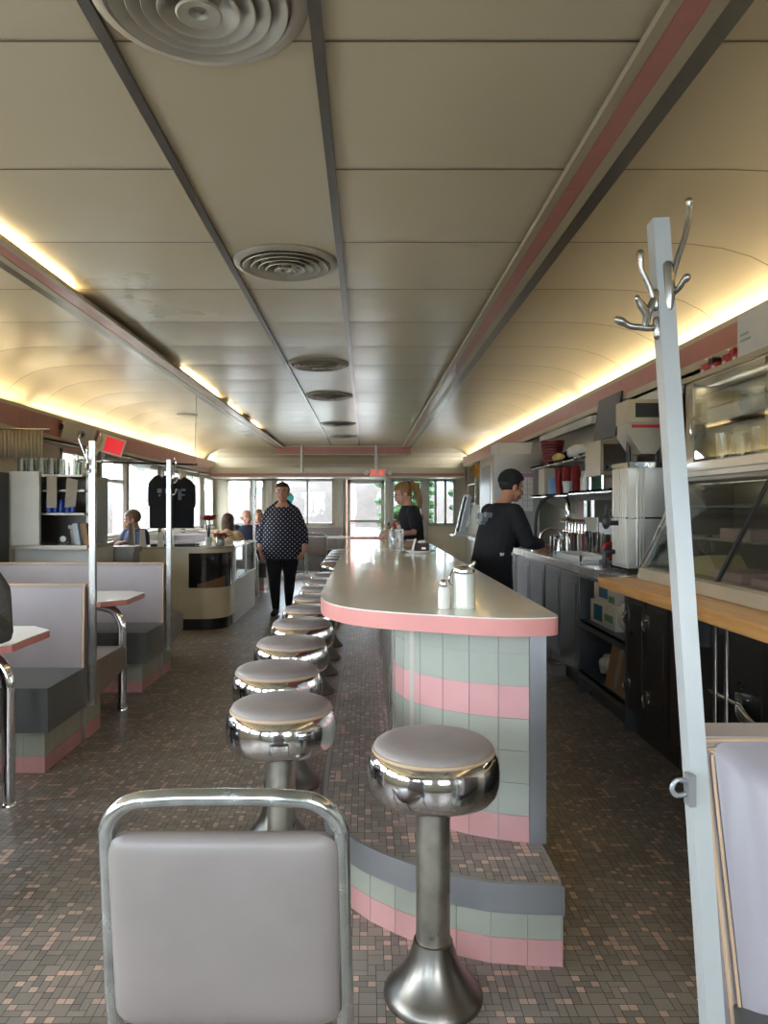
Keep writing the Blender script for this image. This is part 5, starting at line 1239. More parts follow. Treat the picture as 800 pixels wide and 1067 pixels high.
for i in range(7):
    t = thing('syrup_pump', 'steel topped syrup pump in the row behind the curved tap', 'syrup pump', (1.93, 6.42 + .10 * i, .946), 'row of syrup pumps'); x, y = 1.93, 6.42 + .10 * i
    mb = MB(); mb.lathe([(0, 0), (.04, 0), (.042, .16), (.03, .19), (0, .19)], (x, y, .946), 16); mb.build('bottle', M['darkred'] if i % 3 == 0 else (M['frame'] if i % 3 == 1 else M['choc']), t)
    mb = MB(); mb.tube(smooth_path([(x, y, 1.135), (x, y, 1.23), (x - .03, y, 1.25), (x - .055, y, 1.225)], 4), .008, 8); mb.lathe([(0, .186), (.032, .186), (.03, .20), (0, .205)], (x, y, .946), 14); mb.build('pump', M['chrome'], t)
for i, y in enumerate((6.18, 5.98)):
    t = thing('milkshake_mixer', ['steel drink mixer behind the white tray, near the syrup pumps', 'steel drink mixer behind the white tray, near the urn'][i], 'mixer', (1.9, y, .946), 'drink mixers'); x = 1.92
    mb = MB(); mb.box(x - .07, x + .09, y - .06, y + .06, .946, .975, .012); mb.box(x + .04, x + .08, y - .03, y + .03, .97, 1.35, .01); mb.build('stand', M['dsteel'], t)
    mb = MB(); mb.box(x - .06, x + .09, y - .045, y + .045, 1.28, 1.42, .035, 4); mb.build('motor_head', M['steel'], t)
    mb = MB(); mb.lathe([(0, 0), (.035, 0), (.047, .17), (.05, .172), (.044, .172), (.03, .01), (0, .01)], (x - .02, y, .99), 20); mb.build('cup', M['chrome'], t)
for i, (x, y, h, r) in enumerate(((1.66, 6.42, .17, .045), (1.74, 6.31, .19, .05), (1.64, 6.20, .15, .042))):
    t = thing('steel_pitcher', ['slim steel pitcher closest to the curved tap', 'tallest steel pitcher in the group of three on the worktop', 'short steel pitcher beside the white tray'][i], 'pitcher', (x, y, .946), 'steel pitchers')
    mb = MB(); mb.lathe([(0, 0), (r, 0), (r * 1.08, h * .3), (r * .85, h * .8), (r * .95, h), (r * .88, h), (r * .78, h * .8), (r, h * .3), (r * .9, .01), (0, .01)], (x, y, .946), 22); mb.build('body', M['steel'], t)
    mb = MB(); mb.tube(smooth_path([(x, y - r * .85, .946 + h * .85), (x, y - r - .03, .946 + h * .8), (x, y - r - .03, .946 + h * .4), (x, y - r, .946 + h * .25)], 4), .006, 8); mb.build('handle', M['steel'], t)
ty = thing('serving_tray', 'white rectangular drain tray on the worktop before the urn', 'tray', (1.71, 5.8, .946))
mb = MB(); mb.box(1.60, 1.82, 5.45, 6.14, .946, .96, .005); mb.box(1.60, 1.615, 5.45, 6.14, .955, .995, .003); mb.box(1.805, 1.82, 5.45, 6.14, .955, .995, .003); mb.box(1.60, 1.82, 5.45, 5.465, .955, .995, .003); mb.box(1.60, 1.82, 6.125, 6.14, .955, .995, .003); mb.build('tray', M['white'], ty)
es = thing('coffee_brewer', 'dark coffee brewer with a red handle beside the urn', 'coffee brewer', (1.84, 5.2, .946))
mb = MB(); mb.box(1.72, 1.97, 5.05, 5.38, .946, .98, .006); mb.box(1.88, 1.97, 5.05, 5.38, .98, 1.2, .01); mb.box(1.72, 1.97, 5.05, 5.38, 1.17, 1.25, .015); mb.build('body', M['dsteel'], es)
mb = MB(); mb.lathe([(0, 0), (.05, 0), (.065, .06), (.05, .11), (.035, .13), (.04, .14), (.034, .14), (.03, .12), (.046, .1), (.06, .06), (.046, .008), (0, .008)], (1.80, 5.21, .982), 22); mb.build('pot', M['glassdark'], es)
mb = MB(); mb.tube(smooth_path([(1.76, 5.19, 1.105), (1.70, 5.17, 1.10), (1.69, 5.17, 1.03), (1.75, 5.19, 1.01)], 4), .013, 8); mb.build('pot_handle', M['red'], es)
mb = MB(); mb.box(1.66, 1.9, 4.9, 5.03, .946, .985, .006); mb.box(1.70, 1.86, 4.915, 5.015, .985, 1.01, .01); tag(mb.build('tap_drip_box', M['black']), 'low black drip box between the urn and the white tray', 'box')
for i in range(5):
    mb = MB(); mb.lathe([(0, 0), (.03, 0), (.04, .03), (.042, .085), (.038, .085), (.035, .03), (.02, .008), (0, .008)], (1.68 + .0 * i, 7.3 + .11 * i, .946), 18); mb.tube(smooth_path([(1.68, 7.26 + .11 * i, 1.015), (1.68, 7.235 + .11 * i, 1.01), (1.68, 7.235 + .11 * i, .98), (1.68, 7.26 + .11 * i, .97)], 3), .005, 6)
    tag(mb.build('mug', M['china']), 'white mug in the row beyond the spray hose, by the waitress in the black cap', 'mug', 'white mugs on the worktop')

# ---- tall steel cupboard at the far end of the worktop with papers, and what stands beyond
tc_ = thing('steel_cupboard', 'tall steel cupboard with papers taped on its side, beyond the waitress in the black cap', 'cupboard', (1.8, 9.1, .946))
mb = MB(); mb.box(1.52, 2.06, 8.65, 9.7, 1.0, 2.0, .012, 2); mb.build('body', M['lightsteel'], tc_)
mb = MB(); mb.box(1.508, 1.52, 8.68, 9.66, 1.03, 1.97, .006); d_ = mb.build('door', M['creamsteel'], tc_)
mb = MB(); mb.box(1.503, 1.509, 8.85, 9.45, 1.35, 1.88, .004); mb.build('door_window', M['dsteel'], d_)
for xx in (1.56, 2.02):
    for yy in (8.7, 9.65):
        mb = MB(); mb.cyl((xx, yy, .946), (xx, yy, 1.005), .02); mb.build('leg', M['black'], tc_)
pr = MB(); pr.box(1.62, 1.98, 8.643, 8.648, 1.32, 1.78); sc_ = thing('paper_schedule', 'paper chart with a lilac header taped to the tall steel cupboard', 'paper', (1.8, 8.645, 1.32)); pr.build('sheet', M['paper'], sc_)
pr = MB(); pr.box(1.84, 1.98, 8.640, 8.643, 1.72, 1.775); pr.build('header', mat('lilac_header', '#b98bb0', .6), sc_)
pr = MB()
for k in range(5): pr.box(1.86, 1.97, 8.641, 8.643, 1.38 + k * .065, 1.383 + k * .065)
for k in range(2): pr.box(1.86 + .055 * k, 1.863 + .055 * k, 8.641, 8.643, 1.36, 1.70)
pr.build('grid_lines', M['dsteel'], sc_)
mb = MB(); mb.ext([(1.60, 8.75, 2.001), (1.98, 8.75, 2.001), (2.0, 8.75, 2.14), (1.58, 8.75, 2.14)], (0, .5, 0), .01, 2); tag(mb.build('storage_tub', M['white']), 'white tub on top of the tall steel cupboard', 'tub')
hc = thing('wall_cupboard', 'open-fronted cupboard beyond the tall steel cupboard, with a gold ribbon on it', 'cupboard', (1.75, 10.4, 1.4))
mb = MB(); mb.box(1.5, 2.2, 10.0, 10.03, 1.40, 1.98); mb.box(1.5, 2.2, 10.75, 10.78, 1.40, 1.98); mb.box(1.5, 2.2, 10.03, 10.75, 1.95, 1.98); mb.box(1.5, 2.2, 10.03, 10.75, 1.40, 1.43); mb.box(2.17, 2.2, 10.03, 10.75, 1.43, 1.95); mb.box(1.5, 2.17, 10.03, 10.75, 1.68, 1.70); mb.build('carcass', M['creamsteel'], hc)
rbn = MB()
for k in range(7):
    a = k * .9; rbn.tube(smooth_path([(1.53, 9.98, 1.87), (1.53 + .06 * math.cos(a), 9.95, 1.87 + .08 * math.sin(a)), (1.53 + .10 * math.cos(a + .4), 9.95, 1.87 + .10 * math.sin(a + .4)), (1.53 + .02, 9.98, 1.87)], 4), .012, 6, flat=.3)
tag(rbn.build('hanging_bow', M['gold']), 'gold ribbon bow on the corner of the open cupboard', 'bow')
sp_ = thing('menu_rack', 'slanted steel rack leaning at the far end of the serving worktop', 'rack', (1.4, 10.6, .946))
mb = MB(); mb.ext([(1.28, 10.5, .96), (1.45, 10.5, .96), (1.58, 10.5, 1.55), (1.41, 10.5, 1.55)], (0, .03, 0), .006, 1); mb.build('panel', M['steel'], sp_)
mb = MB(); mb.ext([(1.31, 10.488, 1.02), (1.335, 10.488, 1.02), (1.45, 10.488, 1.52), (1.425, 10.488, 1.52)], (0, .01, 0)); mb.build('dark_slot', M['black'], sp_)
mb = MB(); mb.ext([(1.36, 10.488, 1.02), (1.42, 10.488, 1.02), (1.535, 10.488, 1.52), (1.475, 10.488, 1.52)], (0, .01, 0)); mb.build('inset_panel', M['white'], sp_)
mb = MB(); mb.box(1.25, 1.6, 10.45, 10.9, .946, .965, .004); mb.build('base_plate', M['steel'], sp_)
em = thing('espresso_machine', 'dark and chrome coffee machine between the slanted rack and the tall cupboard', 'coffee machine', (1.75, 10.0, .946))
mb = MB(); mb.box(1.6, 1.95, 9.85, 10.3, .946, 1.0, .01); mb.box(1.75, 1.95, 9.85, 10.3, 1.0, 1.36, .015); mb.box(1.6, 1.95, 9.85, 10.3, 1.24, 1.38, .02); mb.build('body', M['black'], em)
mb = MB(); mb.cyl((1.68, 9.95, 1.24), (1.68, 9.95, 1.16), .03); mb.tube([(1.68, 9.95, 1.18), (1.58, 9.9, 1.17)], .012); mb.cyl((1.64, 9.84, 1.30), (1.64, 9.83, 1.30), .035); mb.build('portafilter', M['chrome'], em)
for i in range(3):
    mb = MB(); mb.lathe([(0, 0), (.035, 0), (.045, .07), (.05, .12), (.044, .12), (.03, .01), (0, .01)], (1.62 + .10 * i, 9.79, .946), 16); tag(mb.build('steel_cup', M['creamsteel']), 'pale cup in the short row in front of the coffee machine', 'cup', 'cups by the coffee machine')

# =================================================================== ON THE LUNCH COUNTER
Zc = 1.0225
ss = thing('salt_shaker', 'small glass salt shaker with metal cap on the counter end', 'salt shaker', (.262, 2.44, Zc))
mb = MB(); mb.lathe([(0, 0), (.019, 0), (.0215, .004), (.021, .055), (.018, .072), (.014, .076), (0, .076)], (.262, 2.44, Zc), 10); mb.build('glass', M['china'], ss)
mb = MB(); mb.lathe([(0, .074), (.0155, .074), (.017, .085), (.013, .095), (0, .098)], (.262, 2.44, Zc), 18); mb.build('cap', M['chrome'], ss)
sg = thing('sugar_dispenser', 'fluted glass sugar dispenser with metal lid beside the salt shaker', 'sugar dispenser', (.330, 2.45, Zc))
mb = MB(); pr_ = [(0, 0), (.036, 0), (.039, .006), (.0365, .014), (.0355, .108), (.033, .12), (0, .12)]
mb.lathe(pr_, (.330, 2.45, Zc), 36)
for v in mb.bm.verts:
    r_ = math.hypot(v.co.x - .330, v.co.y - 2.45)
    if .02 < r_ and .01 < v.co.z - Zc < .112:
        a = math.atan2(v.co.y - 2.45, v.co.x - .330); kk = 1 + .025 * math.cos(a * 18); v.co.x = .330 + (v.co.x - .330) * kk; v.co.y = 2.45 + (v.co.y - 2.45) * kk
M['milkglass'] = mat('sugar_filled_glass', '#dfe3da', .12, vary=.03, scale=12, spec=.6, coat=.4)
mb.build('jar', M['milkglass'], sg)
mb = MB(); mb.lathe([(0, .118), (.0365, .118), (.0375, .128), (.034, .138), (.012, .142), (0, .142)], (.330, 2.45, Zc), 28); mb.build('lid', M['chrome'], sg)
mb = MB(); mb.tube([(.345, 2.45, Zc + .138), (.362, 2.448, Zc + .152)], .008, 10); mb.build('spout_flap', M['chrome'], sg)
mb = MB(); mb.tube(smooth_path([(.292, 2.447, Zc + .128), (.282, 2.446, Zc + .105), (.282, 2.446, Zc + .085), (.293, 2.448, Zc + .075)], 3), .004, 6); mb.build('handle', M['chrome'], sg)
pl = thing('dessert_plate', 'white plate with dark chocolate cake on the counter', 'plate', (.40, 5.45, Zc))
mb = MB(); mb.lathe([(0, .003), (.07, 0), (.075, .003), (.12, .018), (.122, .021), (.075, .009), (0, .007)], (.40, 5.45, Zc), 36); mb.build('plate', M['china'], pl)
ck = thing('chocolate_cake', 'dark chocolate cake slice on the white plate', 'cake', (.42, 5.46, Zc + .0085))
mb = MB(); z = Zc + .0085; mb.ext([(.36, 5.41, z), (.47, 5.42, z), (.45, 5.53, z), (.38, 5.52, z)], (0, 0, .065), .012, 3); mb.build('sponge', M['choc'], ck)
mb = MB(); mb.box(.385, .445, 5.415, 5.42, z + .02, z + .035); mb.sph((.42, 5.46, z + .072), (.03, .03, .014)); mb.build('filling', M['china'], ck)
fk = MB(); fk.ext([(.335, 5.38, Zc + .02), (.35, 5.38, Zc + .02), (.375, 5.40, Zc + .11), (.362, 5.40, Zc + .11)], (0, .004, 0)); tag(fk.build('paper_ticket', M['paper']), 'white slip of paper standing against the chocolate cake', 'paper')
nh = thing('napkin_dispenser', 'chrome napkin dispenser at the far counter end by the ponytailed waitress', 'napkin dispenser', (.30, 7.6, Zc))
mb = MB(); mb.box(.24, .39, 7.55, 7.66, Zc, Zc + .115, .012, 3); mb.build('case', M['dsteel'], nh)
mb = MB(); mb.box(.26, .37, 7.546, 7.55, Zc + .02, Zc + .095); mb.build('napkins', M['paper'], nh)
def bottle(label, x, y, h, r, m, capm, name='squeeze_bottle', cat='bottle'):
    t = thing(name, label, cat, (x, y, Zc)); mb = MB(); mb.lathe([(0, 0), (r, 0), (r * 1.02, h * .55), (r * .6, h * .75), (r * .45, h * .8), (0, h * .8)], (x, y, Zc), 18); mb.build('body', M[m], t)
    mb = MB(); mb.lathe([(0, h * .79), (r * .5, h * .79), (r * .4, h * .88), (r * .12, h), (0, h)], (x, y, Zc), 14); mb.build('cap', M[capm], t)
bottle('red ketchup bottle standing behind the chrome napkin dispenser', .30, 7.70, .21, .03, 'red', 'red'); bottle('white bottle beside the red ketchup bottle', .35, 7.71, .2, .028, 'white', 'red'); bottle('brown sauce bottle on the stool side of the red ketchup bottle', .24, 7.70, .19, .026, 'card', 'black')
bottle('slim glass shaker in front of the chrome napkin dispenser', .35, 7.35, .11, .022, 'china', 'chrome', 'pepper_shaker', 'shaker'); bottle('glass vinegar bottle in front of the napkin dispenser on the stool side', .27, 7.3, .15, .026, 'tumbler', 'chrome', 'vinegar_bottle', 'bottle')
mb = MB(); mb.box(.42, .52, 7.5, 7.66, Zc, Zc + .006, .002); tag(mb.build('order_pad', M['paper']), 'white order pad on the counter under the hands of the ponytailed waitress', 'order pad')

# added lamps inside the cold display and cupboard, to make their contents visible
for (x, z, e) in ((1.98, 1.505, 5.0), (2.02, 2.075, 3.5)):
    l = bpy.data.lights.new('added_display_lamp', 'AREA'); l.shape = 'RECTANGLE'; l.size = .05; l.size_y = 2.0; l.energy = e; l.color = (1, .9, .72)
    o = bpy.data.objects.new('added_display_lamp', l); COL.objects.link(o); o.location = (x, 3.3, z)
# =================================================================== PEOPLE
def rotm(yaw=0, pitch=0, roll=0):
    return Matrix.Rotation(yaw, 4, 'Z') @ Matrix.Rotation(pitch, 4, 'X') @ Matrix.Rotation(roll, 4, 'Y')
def add_hand(mb, w, d, n, side, curl=.5, s=1.0):
    "hand from wrist w along d; n = palm normal (fingers curl toward n); side = direction of the thumb"
    w, d, n, side = Vector(w), Vector(d).normalized(), Vector(n).normalized(), Vector(side).normalized()
    k = w + d * .085 * s
    mb.loft([(w - d * .01, side * .022 * s, n * .019 * s), (w + d * .02 * s, side * .030 * s, n * .017 * s), (w + d * .055 * s, side * .039 * s, n * .016 * s), (k, side * .040 * s, n * .013 * s), (k + d * .008 * s, side * .034 * s, n * .009 * s)])
    for i, (o, L_) in enumerate(((.029, .070), (.010, .080), (-.010, .074), (-.028, .058))):
        b = w + d * .078 * s + side * o * s; L_ *= s; p = [b]; a = .15
        for f in (.45, .32, .23):
            a += curl; p.append(p[-1] + (d * math.cos(a) + n * math.sin(a) + side * o * .8) * L_ * f)
        mb.tube(p, [.0098 * s, .0092 * s, .0083 * s, .007 * s], 8)
    t0 = w + d * .025 * s + side * .026 * s
    mb.tube([t0, t0 + (d * .75 + side * .55 + n * .35) * .038 * s, t0 + (d * 1.0 + side * .45 + n * .6) * .062 * s, t0 + (d * 1.1 + side * .25 + n * .75) * .078 * s], [.013 * s, .0115 * s, .010 * s, .008 * s], 8)
def head_geo(mb, H, s):
    "H: matrix whose origin is the head centre at eye height; +y is the face"
    def S(c, r, **k): mb.sph(H @ (Vector(c) * s), Vector(r) * s, 20, 14, M=H.to_3x3())
    S((0, -.012, .035), (.077, .096, .088)); S((0, .018, -.03), (.064, .075, .075)); S((0, .035, -.075), (.045, .050, .038)); S((0, .062, -.098), (.024, .022, .016))
    S((.04, .045, -.04), (.028, .03, .028)); S((-.04, .045, -.04), (.028, .03, .028)); S((0, .07, .02), (.055, .016, .012))
    mb.tube([H @ (Vector(p) * s) for p in ((0, .086, .008), (0, .097, -.012), (0, .106, -.034))], [.009 * s, .011 * s, .015 * s], 10)
    for x in (-1, 1):
        S((x * .013, .094, -.038), (.010, .010, .008)); S((x * .078, -.008, -.008), (.010, .022, .034))
    S((0, .090, -.064), (.026, .010, .008)); S((0, .086, -.076), (.022, .012, .009))
def face_parts(root, H, s, smile=True, skin=None):
    for x in (-1, 1):
        c = H @ (Vector((x * .031, .079, .0)) * s)
        mb = MB(); mb.sph(c, Vector((.0125, .0085, .0065)) * s, 12, 8, M=H.to_3x3()); e = mb.build('eye', M['eyewhite'], root)
        mb = MB(); mb.sph(H @ (Vector((x * .031, .0865, .0)) * s), Vector((.0062, .003, .0058)) * s, 10, 6, M=H.to_3x3()); mb.build('iris', M['eye'], e)
        mb = MB(); mb.tube([H @ (Vector(p) * s) for p in ((x * .014, .089, .020), (x * .032, .088, .026), (x * .05, .076, .020))], .0035 * s, 6); mb.build('eyebrow', M['darkhair'], root)
    mb = MB(); k = .010 if smile else .0
    mb.tube([H @ (Vector(p) * s) for p in ((-.030, .082, -.068 + k), (-.015, .0965, -.072), (0, .100, -.073), (.015, .0965, -.072), (.030, .082, -.068 + k))], .0048 * s, 8); mo = mb.build('mouth', M['lip'], root)
    if smile:
        mb = MB(); mb.tube([H @ (Vector(p) * s) for p in ((-.02, .096, -.070), (0, .1035, -.0725), (.02, .096, -.070))], .003 * s, 6); mb.build('teeth', M['teeth'], mo)
def hair_cap(mb, H, s, back=.0, low=-.03, grow=1.06, front=.35):
    "skull cap of hair, clipped at the hairline"
    nv0 = set(mb.bm.verts)
    mb.sph((0, 0, 0), 1.0, 26, 18)
    for v in mb.bm.verts:
        if v in nv0: continue
        p = v.co.copy()
        q = Vector((p.x * .082 * grow, -.014 + p.y * .102 * grow, .034 + p.z * .092 * grow))
        if q.y > .03 and q.z < .055 * 1: q.y = .03 + (q.y - .03) * .2; q.x *= .9
        q.z = max(q.z, low + max(0, q.y) * .6)
        v.co = H @ (q * s)
def person(label, loc, yaw, head, neck, torso, arms, legs, skin='skin', build_s=1.0, group=None, vox=.0075, extra=None, name='person'):
    """all joints in the person's own frame: +y ahead, +x to the person's right, z up from the floor"""
    W = Matrix.Translation(Vector(loc)) @ Matrix.Rotation(yaw, 4, 'Z')
    W3 = W.to_3x3()
    r = thing(name, label, 'person', loc, group)
    P = lambda p: W @ Vector(p)
    hs = head.get('s', 1.0)
    H = W @ Matrix.Translation(Vector(head['c'])) @ rotm(head.get('yaw', 0), head.get('pitch', 0), head.get('roll', 0))
    mb = MB(); head_geo(mb, H, hs)
    hc = Vector(head['c'])
    mb.tube([P(neck), P(Vector(neck) * .5 + hc * .5 - Vector((0, .02, .04))), P(hc - Vector((0, .025, .03)))], [.062, .054, .055], 16)
    mb.loft([(P(c), W3 @ Vector((rx * .93, 0, 0)), W3 @ Vector((0, ry * .93, 0))) for c, rx, ry in torso['body']])
    for a in arms:
        mb.tube([P(p) for p in a['j']], a.get('r', [.05, .042, .036, .030, .024]), 14)
        add_hand(mb, P(a['j'][-1]), W3 @ Vector(a['hd']), W3 @ Vector(a['hn']), W3 @ Vector(a['hs']), a.get('curl', .45), a.get('s', 1.0))
    for l in legs:
        mb.tube([P(p) for p in l['j']], l.get('r', [.088, .075, .056, .052, .036]), 14)
        f = Vector(l['foot']); an = Vector(l['j'][-1])
        mb.tube([P(an + Vector((0, -.03, -.03))), P(an + f * .06 + Vector((0, 0, -.055))), P(an + f * .16 + Vector((0, 0, -.062)))], [.035, .034, .026], 12)
    mb.build('body', M[skin], r, remesh=vox, relax=2)
    face_parts(r, H, hs, head.get('smile', False))
    # top
    mb = MB()
    mb.loft([(P(c), W3 @ Vector((rx, 0, 0)), W3 @ Vector((0, ry, tl))) for c, rx, ry, tl in torso['top']])
    for a in arms:
        if a.get('sleeve'): mb.tube([P(p) for p in a['sleeve']], a['sr'], 16)
    mb.build(torso.get('name', 'shirt'), M[torso['m']], r, remesh=vox, relax=3)
    if legs:
        mb = MB()
        for l in legs:
            rr = l.get('pr', [.102, .088, .066, .06, .044]); mb.tube([P(p) for p in l['j']], rr, 16)
        c, rx, ry = torso['body'][0]; mb.sph(P(Vector(c) + Vector((0, 0, .02))), Vector((rx, ry, .12)), 18, 12, M=W3)
        mb.build('trousers', M[torso.get('pm', 'blackcloth')], r, remesh=vox, relax=3)
        for l in legs:
            f = Vector(l['foot']); an = Vector(l['j'][-1]); mb = MB()
            mb.tube([P(an + f * -.045 + Vector((0, 0, -.045))), P(an + f * .05 + Vector((0, 0, -.05))), P(an + f * .17 + Vector((0, 0, -.058)))], [.040, .042, .033], 14)
            mb.build('shoe', M['black'], r)
    if extra: extra(r, H, hs, P, W3)
    return r

# --- the woman in polka dots walking up the aisle
def ex_w(r, H, s, P, W3):
    mb = MB(); hair_cap(mb, H @ Matrix.Translation((0, -.008, -.005)), s, low=-.05, grow=1.05); mb.sph(H @ Vector((0, -.125, .0)), .04, 14, 10); mb.build('hair', M['darkhair'], r)
person('smiling woman in navy polka dot tunic and black trousers walking up the aisle', (-1.075, 9.42, 0), PI,
       dict(c=(0, .03, 1.555), pitch=.02, smile=True, s=1.13), (0, -.01, 1.40),
       dict(name='tunic', m='dots', pm='blackcloth',
            body=[((0, 0, .86), .20, .15), ((0, 0, 1.0), .22, .165), ((0, 0, 1.15), .215, .16), ((0, 0, 1.28), .20, .14), ((0, -.01, 1.37), .16, .10), ((0, -.015, 1.42), .075, .07)],
            top=[((0, .01, .70), .265, .185, 0), ((0, .01, .78), .268, .195, 0), ((0, .02, .95), .262, .205, 0), ((0, .02, 1.12), .235, .195, 0), ((0, .01, 1.25), .205, .165, 0), ((0, 0, 1.34), .165, .13, -.02), ((0, -.012, 1.40), .125, .10, -.035), ((0, -.02, 1.43), .10, .085, -.045)]),
       [dict(j=[(s_ * .15, -.005, 1.31), (s_ * .215, -.015, 1.18), (s_ * .27, -.02, 1.05), (s_ * .288, .03, .94), (s_ * .278, .075, .82)], r=[.062, .058, .05, .042, .028], hd=(-.12 * s_, .1, -1), hn=(-s_, .25, 0), hs=(-.1 * s_, 1, .1), curl=.32, s=1.0,
             sleeve=[(s_ * .10, -.005, 1.345), (s_ * .145, -.005, 1.305), (s_ * .20, -.015, 1.19), (s_ * .255, -.02, 1.05), (s_ * .276, .025, .93)], sr=[.072, .082, .08, .074, .066]) for s_ in (1, -1)],
       [dict(j=[(.095, 0, .86), (.095, .07, .66), (.088, .12, .47), (.08, .13, .30), (.07, .13, .085)], foot=(.1, 1, 0), r=[.10, .088, .062, .056, .034], pr=[.125, .108, .078, .068, .047]),
        dict(j=[(-.10, 0, .86), (-.10, .0, .66), (-.09, -.01, .47), (-.078, -.08, .30), (-.065, -.15, .10)], foot=(-.1, 1, -.1), r=[.10, .088, .062, .056, .034], pr=[.125, .108, .078, .068, .047])],
       'skin', extra=ex_w, vox=.0068)

# --- waitress in a black cap working at the worktop
def ex_s(r, H, s, P, W3):
    mb = MB(); hair_cap(mb, H, s, low=-.055, grow=1.04); mb.build('hair', M['blackhair'], r)
    mb = MB(); hair_cap(mb, H @ Matrix.Translation((0, 0, .012)), s, low=.006, grow=1.13); mb.build('cap', M['blackcloth'], r)
    mb = MB(); c = P((-.02, -.085, 1.29)); rx = W3 @ Vector((1, 0, 0)); up = W3 @ Vector((0, .1, 1)); f = frame(c, -rx if False else rx, up)
    for (a, b, w_, h_) in ((-.05, .0, .035, .05), (.0, -.01, .04, .07), (.05, .01, .03, .04), (-.02, -.06, .05, .02)): mb.box(a - w_ / 2, a + w_ / 2, b - h_ / 2, b + h_ / 2, -.03, .035, .004, 1, f)
    mb.build('back_print', M['markgrey'], r)
    mb = MB(); c = P((.17, -.02, .985)); mb.box(-.012, .012, -.06, .06, -.012, .012, .004, 1, frame(c, W3 @ Vector((1, 0, 0)), W3 @ Vector((0, 1, 0)))); mb.build('apron_tie', M['white'], r)
fy = math.atan2(.53, .85) - PI / 2
person('waitress in a black cap and long black sleeves working at the serving worktop', (1.06, 6.05, 0), fy,
       dict(c=(0, .20, 1.535), pitch=-.22, yaw=-.25, s=1.02), (0, .10, 1.385),
       dict(name='sweatshirt', m='blackcloth',
            body=[((0, -.03, .88), .165, .12), ((0, -.01, 1.0), .16, .115), ((0, .03, 1.15), .165, .12), ((0, .07, 1.27), .17, .115), ((0, .09, 1.36), .13, .085), ((0, .10, 1.40), .065, .06)],
            top=[((0, -.03, .74), .20, .15, 0), ((0, -.03, .88), .198, .15, 0), ((0, -.01, 1.0), .19, .14, 0), ((0, .03, 1.15), .19, .14, 0), ((0, .07, 1.27), .19, .13, 0), ((0, .09, 1.355), .15, .10, 0), ((0, .10, 1.40), .075, .07, 0)]),
       [dict(j=[(.17, .09, 1.33), (.215, .12, 1.20), (.225, .17, 1.08), (.19, .29, 1.06), (.14, .40, 1.055)], hd=(-.15, 1, -.12), hn=(-.3, 0, -1), hs=(-1, .2, .1), curl=.4,
             sleeve=[(.15, .09, 1.32), (.205, .115, 1.20), (.218, .17, 1.085), (.185, .29, 1.065), (.15, .38, 1.057)], sr=[.078, .072, .066, .055, .044]),
        dict(j=[(-.17, .09, 1.33), (-.20, .17, 1.20), (-.19, .28, 1.10), (-.15, .40, 1.05), (-.10, .52, 1.01)], hd=(.2, 1, -.2), hn=(.3, 0, -1), hs=(1, .2, .1), curl=.4,
             sleeve=[(-.15, .09, 1.32), (-.195, .17, 1.20), (-.185, .28, 1.105), (-.15, .39, 1.055)], sr=[.078, .07, .062, .05])],
       [dict(j=[(s_ * .09, -.03, .86), (s_ * .095, .0, .66), (s_ * .095, .01, .47), (s_ * .09, -.02, .28), (s_ * .09, -.03, .085)], foot=(s_ * .2, 1, 0), pr=[.115, .098, .076, .07, .056]) for s_ in (1, -1)],
       'skin2', extra=ex_s)

# --- waitress with a blonde ponytail in the gap between the counters
def ex_b(r, H, s, P, W3):
    mb = MB(); hair_cap(mb, H, s, low=-.05, grow=1.06)
    mb.tube([H @ Vector(p) for p in ((0, -.095, .075), (0, -.135, .075), (.005, -.165, .02), (.01, -.165, -.07), (.012, -.150, -.16), (.012, -.135, -.22))], [.026, .034, .042, .044, .034, .012], 14); mb.build('hair', M['blonde'], r)
    mb = MB(); mb.tube([H @ Vector((0, -.098, .075)), H @ Vector((0, -.112, .077))], .034, 14, False); mb.build('hair_band', M['black'], r)
    mb = MB(); f = frame(P((0, -.06, 1.24)), W3 @ Vector((1, 0, 0)), W3 @ Vector((0, 0, 1))); mb.box(-.06, .06, -.02, .04, .04, .075, .006, 1, f); mb.box(-.03, .03, -.07, -.03, .04, .075, .006, 1, f); mb.build('back_print', mat('faded_pink_print', '#9c6f6a', .8), r)
person('waitress with a blonde ponytail and black tee looking down at the counter', (.50, 8.14, 0), math.atan2(-.22, -.97) - PI / 2,
       dict(c=(0, .09, 1.515), pitch=-.38, yaw=0, s=1.0), (0, .02, 1.375),
       dict(name='tee_shirt', m='blackcloth',
            body=[((0, -.02, .86), .165, .125), ((0, -.01, 1.0), .16, .12), ((0, 0, 1.13), .165, .125), ((0, .01, 1.26), .17, .115), ((0, .015, 1.35), .13, .085), ((0, .02, 1.39), .062, .06)],
            top=[((0, -.02, .80), .185, .145, 0), ((0, -.01, 1.0), .178, .138, 0), ((0, .0, 1.13), .182, .142, 0), ((0, .01, 1.26), .185, .13, 0), ((0, .015, 1.345), .145, .10, 0), ((0, .02, 1.385), .08, .075, 0)]),
       [dict(j=[(s_ * .165, .01, 1.325), (s_ * .20, .0, 1.20), (s_ * .205, .02, 1.09), (s_ * .165, .13, 1.08), (s_ * .10, .235, 1.085)], hd=(-s_ * .3, 1, -.1), hn=(-s_ * .3, 0, -1), hs=(-s_, .2, .1), curl=.42,
             sleeve=[(s_ * .145, .01, 1.315), (s_ * .185, .003, 1.23), (s_ * .20, .002, 1.17)], sr=[.075, .072, .066]) for s_ in (1, -1)],
       [dict(j=[(s_ * .09, -.02, .86), (s_ * .095, .0, .66), (s_ * .09, .01, .47), (s_ * .09, -.02, .28), (s_ * .09, -.03, .085)], foot=(s_ * .2, 1, 0)) for s_ in (1, -1)],
       'skin', extra=ex_b)

